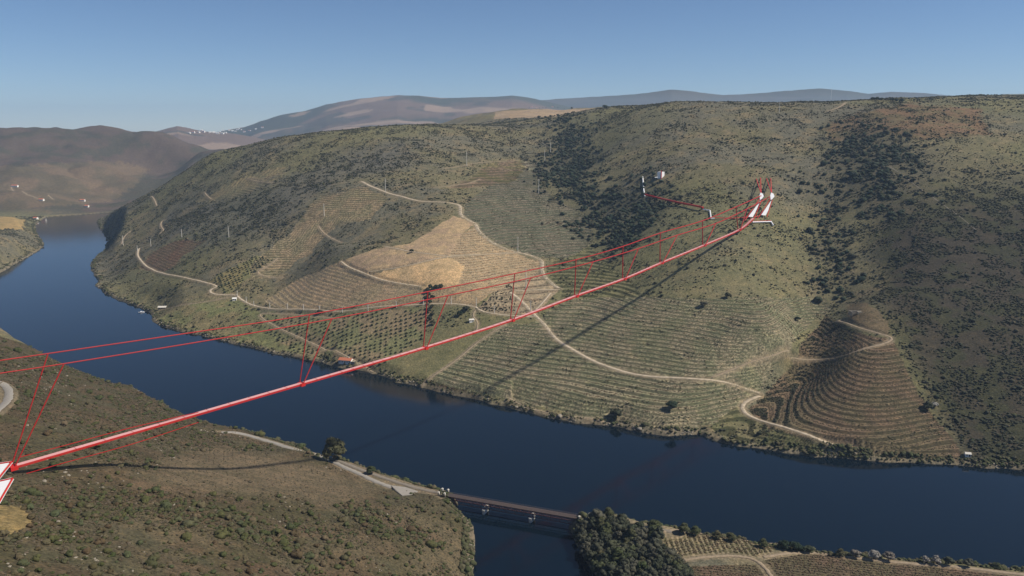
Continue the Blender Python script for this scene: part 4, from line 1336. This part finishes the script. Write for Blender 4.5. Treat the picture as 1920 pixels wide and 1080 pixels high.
# main cables
CAB = [[(-60, 686), (0, 676), (90, 663), (330, 628), (580, 590), (802, 547), (965, 513), (1080, 487), (1168, 462), (1238, 437), (1317, 414), (1380, 388), (1427, 367)],
       [(-60, 710), (0, 700), (120, 682), (380, 640), (622, 598), (840, 554), (995, 521), (1112, 491), (1197, 466), (1270, 441), (1342, 419), (1400, 392), (1447, 367)]]
hT = [hit(1413, 407), hit(1437, 412)]
cab_pts = []
for ci_, px in enumerate(CAB):
    P = []
    for u, v in px:
        q = line_point(u, v, (fA[0], fA[1]), (fB[0], fB[1]))
        off = 9.0 if ci_ == 0 else 3.0
        Y = q.y + off
        x, y, z = at_y(u, v, Y)
        P.append(Vector((float(x), float(y), float(z))))
    cab_pts.append(P)
    sp = smooth_line(P, 6)
    cb_ = MB()
    for a_, b_ in zip(sp[:-1], sp[1:]):
        cb_.bar(rel_(a_), rel_(b_), .15 + a_.y * .0005, 6, .15 + b_.y * .0005)
    cb_.build('cable', M['cable'], fb)
# hangers, a pair to each node of the deck
def near_pt(P, u, v):
    return min(P, key=lambda p: (project(p.x, p.y, p.z)[0] - u) ** 2)
HG = [((24, 876), (90, 663), (120, 682)), ((565, 720), (580, 590), (622, 598)), ((797, 652), (802, 547), (840, 554)), ((960, 600), (965, 513), (995, 521)), ((1080, 555), (1080, 487), (1112, 491)),
      ((1170, 523), (1168, 462), (1197, 466)), ((1240, 493), (1238, 437), (1270, 441)), ((1320, 460), (1317, 414), (1342, 419)), ((1386, 431), (1380, 388), (1400, 392))]
for (nu, nv), c0, c1 in HG:
    n_ = line_point(nu, nv, fA, fB)
    for sgn, P, c in ((1, cab_pts[0], c0), (-1, cab_pts[1], c1)):
        t_ = near_pt(P, *c)
        MB().bar(rel_(n_ + fper * 2.0 * sgn * (1 if fper.x < 0 else -1)), rel_(t_), .15 + .0005 * n_.y, 6).build('hanger', M['cable'], fb)
    w_ = 2.6
    MB().add([rel_(n_ + fdir * a + fper * b + Vector((0, 0, c))) for c in (-1.3, .9) for a, b in ((-1.8, -w_), (1.8, -w_), (1.8, w_), (-1.8, w_))],
             [(0, 3, 2, 1), (4, 5, 6, 7), (0, 1, 5, 4), (1, 2, 6, 5), (2, 3, 7, 6), (3, 0, 4, 7)]).build('node', M['red'], fb)
# wind cables beside the deck at the near end
for px in ([(34, 858), (130, 833), (250, 801), (372, 773)], [(28, 894), (120, 868), (250, 832), (372, 792)]):
    P = [line_point(u, v, fA, fB) for u, v in px]
    MB().tube([rel_(p) for p in smooth_line(P, 5)], .24, 5).build('wind_cable', M['cable'], fb)
# far pylons: white legs that lean over the slope, red edged, with stays up the hill
for i, (foot, knee, top, stays) in enumerate([((1383, 436), (1408, 402), (1427, 367), ((1418, 336), (1426, 334))), ((1404, 428), (1432, 399), (1447, 367), ((1437, 335), (1445, 335)))]):
    hk = hit(knee[0] + 2, knee[1] + 8)
    Yk = hk[1] - 4
    def q(u, v, dY=0.0):
        x, y, z = at_y(u, v, Yk + dY + (knee[1] + 6 - v) * .75)
        return Vector((float(x), float(y), float(z)))
    t_, k_, f_ = q(*top), q(*knee), q(*foot)
    def slab(name, pts, mat, th, parent):
        a = [rel_(p) + Vector((0, -th / 2, 0)) for p in pts]
        b = [rel_(p) + Vector((0, th / 2, 0)) for p in pts]
        n = len(pts)
        return MB().add(a + b, [tuple(range(n)), tuple(range(n, 2 * n))[::-1]] + [(j, n + j, n + (j + 1) % n, (j + 1) % n) for j in range(n)]).build(name, mat, parent)
    u0, v0 = top
    slab('pylon_head', [q(u0 - 2, v0 + 8), q(u0 + 2, v0 + 5), q(u0 + 5, v0 + 1), q(u0 + 3, v0 - 4), q(u0 - 1, v0 - 6), q(u0 - 3, v0 - 1)], M['white'], 1.4, fb)
    ku, kv = knee
    slab('pylon_leg', [q(u0 - 2, v0 + 10), q(u0 - 1, v0 + 9), q(ku + 8, kv - 4), q(ku + 3, kv + 5), q(ku - 5, kv + 4)], M['white'], 1.2, fb)
    MB().bar(rel_(q(u0 - 3, v0 + 6)), rel_(q(ku - 8, kv + 6)), .6, 6).bar(rel_(q(ku - 8, kv + 6)), rel_(q(*foot)), .7, 6).build('pylon_edge', M['red'], fb)
    MB().bar(rel_(q(u0 + 1, v0 + 8)), rel_(q(ku + 6, kv + 8)), .6, 6).build('pylon_edge', M['red'], fb)
    for su, sv in stays:
        hs_ = hit(su, sv)
        MB().bar(rel_(q(u0, v0 - 4)), rel_(Vector((hs_[0], hs_[1], hs_[2] + .4))), .7, 5).build('stay', M['red'], fb)
# landing stage below the far pylons
hl = [Vector(hit(u, v)) + Vector((0, -2, 1.5)) for u, v in [(1410, 418), (1445, 417), (1449, 424)]]
MB().tube([rel_(p) for p in hl], 1.1, 6).build('landing_stage', M['white'], fb)
MB().bar(rel_(hl[0] + Vector((0, 0, 1.2))), rel_(hl[1] + Vector((0, 0, 1.2))), .5, 5).build('landing_rail', M['red'], fb)
# near anchor blocks
for k_, (poly, edge) in enumerate([([(-70, 880), (22, 866), (-2, 896), (-70, 960)], [(-70, 880), (22, 866), (-2, 896), (-70, 960)]), ([(-70, 918), (24, 897), (-2, 942), (-70, 1020)], [(-70, 918), (24, 897), (-2, 942)])]):
    Yk = min(hit(u_, v_)[1] for u_, v_ in ((-60, 900), (0, 880), (0, 895), (0, 930), (20, 870), (10, 915))) - 6 - 4 * k_
    P = [Vector([float(c) for c in at_y(u, v, Yk + (900 - v) * .22)]) for u, v in poly]
    a = [rel_(p) + Vector((0, -.8, .8)) for p in P]; b = [rel_(p) + Vector((0, .8, -.8)) for p in P]
    MB().add(a + b, [(0, 1, 2, 3), (7, 6, 5, 4)] + [(j, 4 + j, 4 + (j + 1) % 4, (j + 1) % 4) for j in range(4)]).build('anchor_block', M['white'], fb)
    for e0, e1 in zip(edge[:-1], edge[1:]):
        p0 = Vector([float(c) for c in at_y(e0[0], e0[1], Yk - 1.0 + (900 - e0[1]) * .22)]); p1 = Vector([float(c) for c in at_y(e1[0], e1[1], Yk - 1.0 + (900 - e1[1]) * .22)])
        MB().bar(rel_(p0), rel_(p1), .42, 6).build('anchor_edge', M['red'], fb)

# walkway on the hillside above the footbridge
def hillpath(px, lift=1.6):
    out = []
    for u, v in px:
        h = hit(u, v)
        out.append(Vector((h[0], h[1], h[2] + lift)))
    return out
w0 = hillpath([(1205, 333), (1206, 345), (1207, 358), (1209, 370)])
hw = empty('hillside_walkway', w0[-1])
tag(hw, 'zigzag red and white walkway on the scrub slope left of footbridge pylons', 'walkway')
def wpart(name, pts, mat, r):
    MB().tube([p - w0[-1] for p in pts], r, 6).build(name, mat, hw)
wpart('white_flight', w0, M['white'], 1.1)
wpart('red_flight', hillpath([(1209, 370), (1240, 378), (1270, 385), (1300, 391), (1318, 395)], 5), M['red'], 1.5)
wpart('white_flight', hillpath([(1318, 395), (1331, 397), (1332, 404), (1333, 412), (1340, 412)], 2.0), M['white'], 1.0)
wpart('red_flight', hillpath([(1340, 412), (1370, 413), (1400, 411), (1424, 409)], 3.0), M['red'], .7)
h = hit(1239, 332)
lk = empty('lookout_cabin', h, .75)
tag(lk, 'small white block with a red edge on the scrub slope', 'cabin')
MB().box(-4.6, 4.6, -4.6, 4.6, -3.5, 9.6).build('wall', M['white'], lk)
MB().box(-5.6, -4.62, -5.4, -3.6, -3.5, 12).build('red_fin', M['red'], lk)
MB().box(-18, -10, -.8, .8, -.3, .6).build('step', M['white'], lk)

# ------------------------------------------------------------------ buildings
def house(u, v, L, D, Hh, label, rz=0.0, wall='whitewash', roof='tile', rh=None, windows=3, name='house', cat='house', group=None, plain=False, chimney=False, base=None):
    h = base if base is not None else hit(u, v)
    e = empty(name, (h[0], h[1], h[2]), rz)
    tag(e, label, cat, group)
    rh = D * .28 if rh is None else rh
    MB().add([(-L / 2, -D / 2, -2), (L / 2, -D / 2, -2), (L / 2, D / 2, -2), (-L / 2, D / 2, -2), (-L / 2, -D / 2, Hh), (L / 2, -D / 2, Hh), (L / 2, D / 2, Hh), (-L / 2, D / 2, Hh), (-L / 2, 0, Hh + rh), (L / 2, 0, Hh + rh)],
             [(0, 1, 5, 4), (2, 3, 7, 6), (1, 2, 6, 9, 5), (3, 0, 4, 8, 7)]).build('wall', M[wall], e)
    o_ = .5
    t = .18
    ro = MB().add([(-L / 2 - o_, -D / 2 - o_, Hh - .25), (L / 2 + o_, -D / 2 - o_, Hh - .25), (L / 2 + o_, 0, Hh + rh + .12), (-L / 2 - o_, 0, Hh + rh + .12), (L / 2 + o_, D / 2 + o_, Hh - .25), (-L / 2 - o_, D / 2 + o_, Hh - .25),
                   (-L / 2 - o_, -D / 2 - o_, Hh - .25 + t), (L / 2 + o_, -D / 2 - o_, Hh - .25 + t), (L / 2 + o_, 0, Hh + rh + .12 + t), (-L / 2 - o_, 0, Hh + rh + .12 + t), (L / 2 + o_, D / 2 + o_, Hh - .25 + t), (-L / 2 - o_, D / 2 + o_, Hh - .25 + t)],
                  [(0, 3, 2, 1), (3, 5, 4, 2), (6, 7, 8, 9), (9, 8, 10, 11), (0, 1, 7, 6), (1, 2, 8, 7), (2, 4, 10, 8), (4, 5, 11, 10), (5, 3, 9, 11), (3, 0, 6, 9)]).build('roof', M[roof], e)
    if plain: return e
    if chimney:
        MB().box(L * .2, L * .2 + .9, -.45, .45, Hh, Hh + rh + 1.3).build('chimney', M[wall], ro)
    for k in range(windows):
        x = -L / 2 + L * (k + .5) / windows
        if k == windows // 2:
            MB().box(x - .6, x + .6, -D / 2 - .06, -D / 2 - .01, 0, 2.1).build('door', M['dark'], e)
        else:
            MB().box(x - .5, x + .5, -D / 2 - .06, -D / 2 - .01, 1.0, 2.2).build('window', M['dark'], e)
    return e
h_ = house(649, 679, 17, 8, 3.6, 'long red roofed farmhouse standing by the river below the orchard', -.25, windows=5, chimney=True)
MB().box(8.6, 14, -4, 2, -2, 2.4).build('yard_shed', M['stone'], h_)
house(884, 603, 6, 4, 2.6, 'small whitewashed hut among trees by the road bend', .3, windows=2, name='hut', cat='hut', roof='concrete')
house(440, 563, 6, 4.5, 3.0, 'tiny white hut below the bend of the lower dirt road', .2, windows=2, name='hut', cat='hut', roof='whitewash')
house(1814, 855, 4.5, 3.5, 2.6, 'tiny white hut on water edge right of the right hand vineyard', -.2, windows=2, name='hut', cat='hut', roof='concrete')
house(305, 579, 13, 6, 3.0, 'low stone shed beside the bare landing place on left bank', .1, windows=3, name='shed', cat='shed', wall='stone', roof='concrete')
for (u, v, L, lab) in [(28, 350, 26, 'long white farm building, highest on the far left hillside'), (78, 376, 18, 'pale farmhouse among dark trees on the far left hillside'),
                       (155, 377, 18, 'white house on the far left shore above the other one'), (163, 388, 14, 'lowest white house on the far left shore near the river bend'), (67, 411, 14, 'white house at water edge beside the golden promontory field')]:
    house(u, v, L, 9, 5, lab, random.uniform(-.2, .2), windows=3)
VIL = [(363, 249), (373, 249), (382, 248), (390, 246), (394, 249), (408, 251), (417, 251), (423, 250), (418, 246), (430, 245), (436, 246), (441, 247), (445, 244), (448, 242), (452, 244), (458, 248), (401, 249), (378, 246), (468, 246), (480, 243), (492, 240), (412, 248), (355, 250)]
VIL.sort()
def far_base(u, v):
    h = hit(u, v, 5200)
    return h
vi = -1
for u, v in VIL:
    b_ = far_base(u, v)
    vi += b_ is not None
    if b_: house(u, v, random.uniform(20, 32), 16, random.uniform(8, 12), ORD[vi] + ' tiny white house from the left in the distant village', random.uniform(-.5, .5), plain=True, group='houses of the distant village', base=b_, name='village_house', rh=2.5, roof='whitewash' if random.random() < .5 else 'tile')
for u, v, L, lab in [(997, 202, 26, 'larger white farmhouse on the plateau, left of the pair'), (1006, 203, 14, 'low white outbuilding between the two plateau farmhouses'), (1036, 201, 20, 'white farmhouse on the plateau, right of the pair')]:
    house(u, v, L, 12, 6, lab, .05, windows=4)
for i, (u, v) in enumerate([(992, 203), (1012, 203), (1018, 203), (1024, 203), (1046, 203), (1058, 204), (1072, 205)]):
    tree_px('dark', u, v, 12, ORD[i] + ' small dark tree from the left beside the white plateau farmhouses', group='trees by the plateau farmhouses', name='plateau_tree', wide=1.2)
# ruined stone enclosure by the gully
h = hit(1613, 588)
en = empty('stone_enclosure', h, .05)
tag(en, 'ruined low stone enclosure in the clearing right of the gully', 'ruin')
MB().box(-11, 11, 5.2, 6, -2, 2.6).build('back_wall', M['stone'], en)
MB().box(-11.8, -11.02, -3, 6, -2.5, 3.0).build('side_wall', M['stone'], en)
MB().box(11.02, 11.8, -1, 6, -2.5, 1.6).build('side_wall', M['stone'], en)
MB().box(-2.5, 3.5, 1, 4.5, -1, 1.7).build('rubble', M['stone'], en)
# moored boat
x, y, z = [float(c) for c in at_z(265, 586, 0)]
bo = empty('boat', (x, y, .1), .4)
tag(bo, 'small white boat moored off the left bank landing place', 'boat')
hull = MB()
sec = [(-4.5, .9, .9), (-2, 1.3, .9), (1, 1.3, 1.0), (3.2, .8, 1.15), (4.8, .05, 1.3)]
vs_ = []
for sx, w, zt in sec:
    vs_ += [(sx, -w, zt), (sx, -w * .6, -.3), (sx, w * .6, -.3), (sx, w, zt)]
fs = [(i * 4 + k, (i + 1) * 4 + k, (i + 1) * 4 + (k + 1) % 4, i * 4 + (k + 1) % 4) for i in range(4) for k in range(4)] + [(0, 1, 2, 3)]
hull.add(vs_, fs).build('hull', M['white'], bo)
MB().box(-1.5, 1.2, -.85, .85, .98, 2.2).build('cabin', M['white'], bo)

# ------------------------------------------------------------------ poles of the power line
POLES = [(1558, 187, 167, 'tall pale pole standing highest on the right hand skyline'), (1461, 211, 191, 'tall pale pole on the near crest left of the skyline pole'), (1032, 288, 268, 'pale pole at left edge of the wooded gully, upper of two'),
         (1021, 306, 282, 'pale pole at left edge of the wooded gully, lower of two'), (875, 311, 284, 'pale pole beside the track on the upper hillside'), (1010, 363, 336, 'pale pole in the grey terraced vineyard'),
         (723, 360, 335, 'pale pole by upper end of the main dirt road'), (971, 472, 444, 'tall pale pole where track meets the main dirt road'), (608, 405, 382, 'pale pole in the upper left terraced field'),
         (429, 445, 424, 'pale pole in dark scrub left of the orchard'), (341, 445, 429, 'pale pole above the reddish vineyard on left'), (231, 460, 442, 'pale pole at the hairpin near the left shore'),
         (283, 462, 448, 'pale pole above the bend of the left dirt road'), (258, 474, 460, 'pale pole at left end of the lower dirt road'), (445, 556, 545, 'pole at the bend of lower dirt road by the tiny hut'),
         (462, 566, 556, 'second pole after the bend of lower dirt road'), (476, 574, 564, 'third pole after the bend of lower dirt road'), (506, 578, 567, 'fourth pole after the bend of lower dirt road'), (539, 580, 568, 'fifth pole after the bend of lower dirt road'),
         (569, 581, 570, 'sixth pole after the bend of lower dirt road'), (599, 583, 573, 'seventh pole after the bend of lower dirt road'), (642, 586, 575, 'pole by lower dirt road above left end of orchard'), (690, 583, 571, 'pole by lower dirt road above middle of orchard'),
         (743, 576, 565, 'pole by lower dirt road above right half of orchard'), (794, 572, 560, 'pole by lower dirt road next to the row of dark trees'), (846, 570, 557, 'pole by lower dirt road left of the small hut'),
         (893, 575, 558, 'pole at the road bend above the small hut'), (927, 588, 573, 'pole at lower edge of the stepped vineyard corner'), (995, 582, 563, 'pole by the crossroads under the footbridge'), (986, 543, 503, 'tall pale pole in the stepped vineyard corner'),
         (967, 592, 577, 'pole just left of the crossroads under the footbridge')]
for u, v, vt, lab in POLES:
    h = hit(u, v)
    hh = (v - vt) * h[1] / F * 1.02
    e = empty('utility_pole', h, random.uniform(-.3, .3))
    tag(e, lab, 'pole', 'poles of the power line')
    rr = .30 + .00018 * h[1]
    MB().bar((0, 0, -1), (0, 0, hh), rr * 1.15, 8, rr * .8).build('shaft', M['concrete'], e)
    MB().box(-1.3, 1.3, -.12, .12, hh - 1.2, hh - .95).build('crossarm', M['concrete'], e)

# ------------------------------------------------------------------ stones: walls of the near brow, boulders at the waterline
def rock_mesh(i):
    r = np.random.default_rng(800 + i)
    bv, bf = ICO[1]
    v = bv * (1 + r.uniform(-.25, .25, len(bv)))[:, None] * np.array([.6, .45, .35])
    return mesh_np('rock_%d' % i, v, bf, M['stone'])
rocks = source('rock', [rock_mesh(i) for i in range(4)])
p, ji = cells(((SHORE > .3) & (SHORE < 4) & (GY < 1900) & inview) * sstep(.45, .6, cl2), 2600, 30)
scatter('shore_stones', 'rock', p, r_.lognormal(.1, .4, len(p)), 'pale stones along the waterline', 'stones', 30, 1.0)
p, ji = cells(nm_ * sstep(.58, .68, fbm(GX, GY, 30, 433, 3)), 700, 31)
scatter('hillside_stones', 'rock', p, r_.lognormal(-.1, .45, len(p)), 'pale outcropping stones on the near hillside', 'stones', 31, .8)

# ------------------------------------------------------------------ the air between here and the far hills
hz = MB().box(-15500, 15500, -400, 16500, -20, 740).build('haze', None)
hm = bpy.data.materials.new('valley_haze')
hm.use_nodes = True
nt = hm.node_tree
nt.nodes.clear()
pv = nt.nodes.new('ShaderNodeVolumePrincipled')
pv.inputs['Color'].default_value = (.55, .74, 1.0, 1)
pv.inputs['Density'].default_value = 4.8e-5
pv.inputs['Anisotropy'].default_value = .1
mo = nt.nodes.new('ShaderNodeOutputMaterial')
nt.links.new(pv.outputs[0], mo.inputs['Volume'])
hz.data.materials.clear()
hz.data.materials.append(hm)
tag(hz, 'thin blue haze filling the valley air', 'haze', kind='stuff')
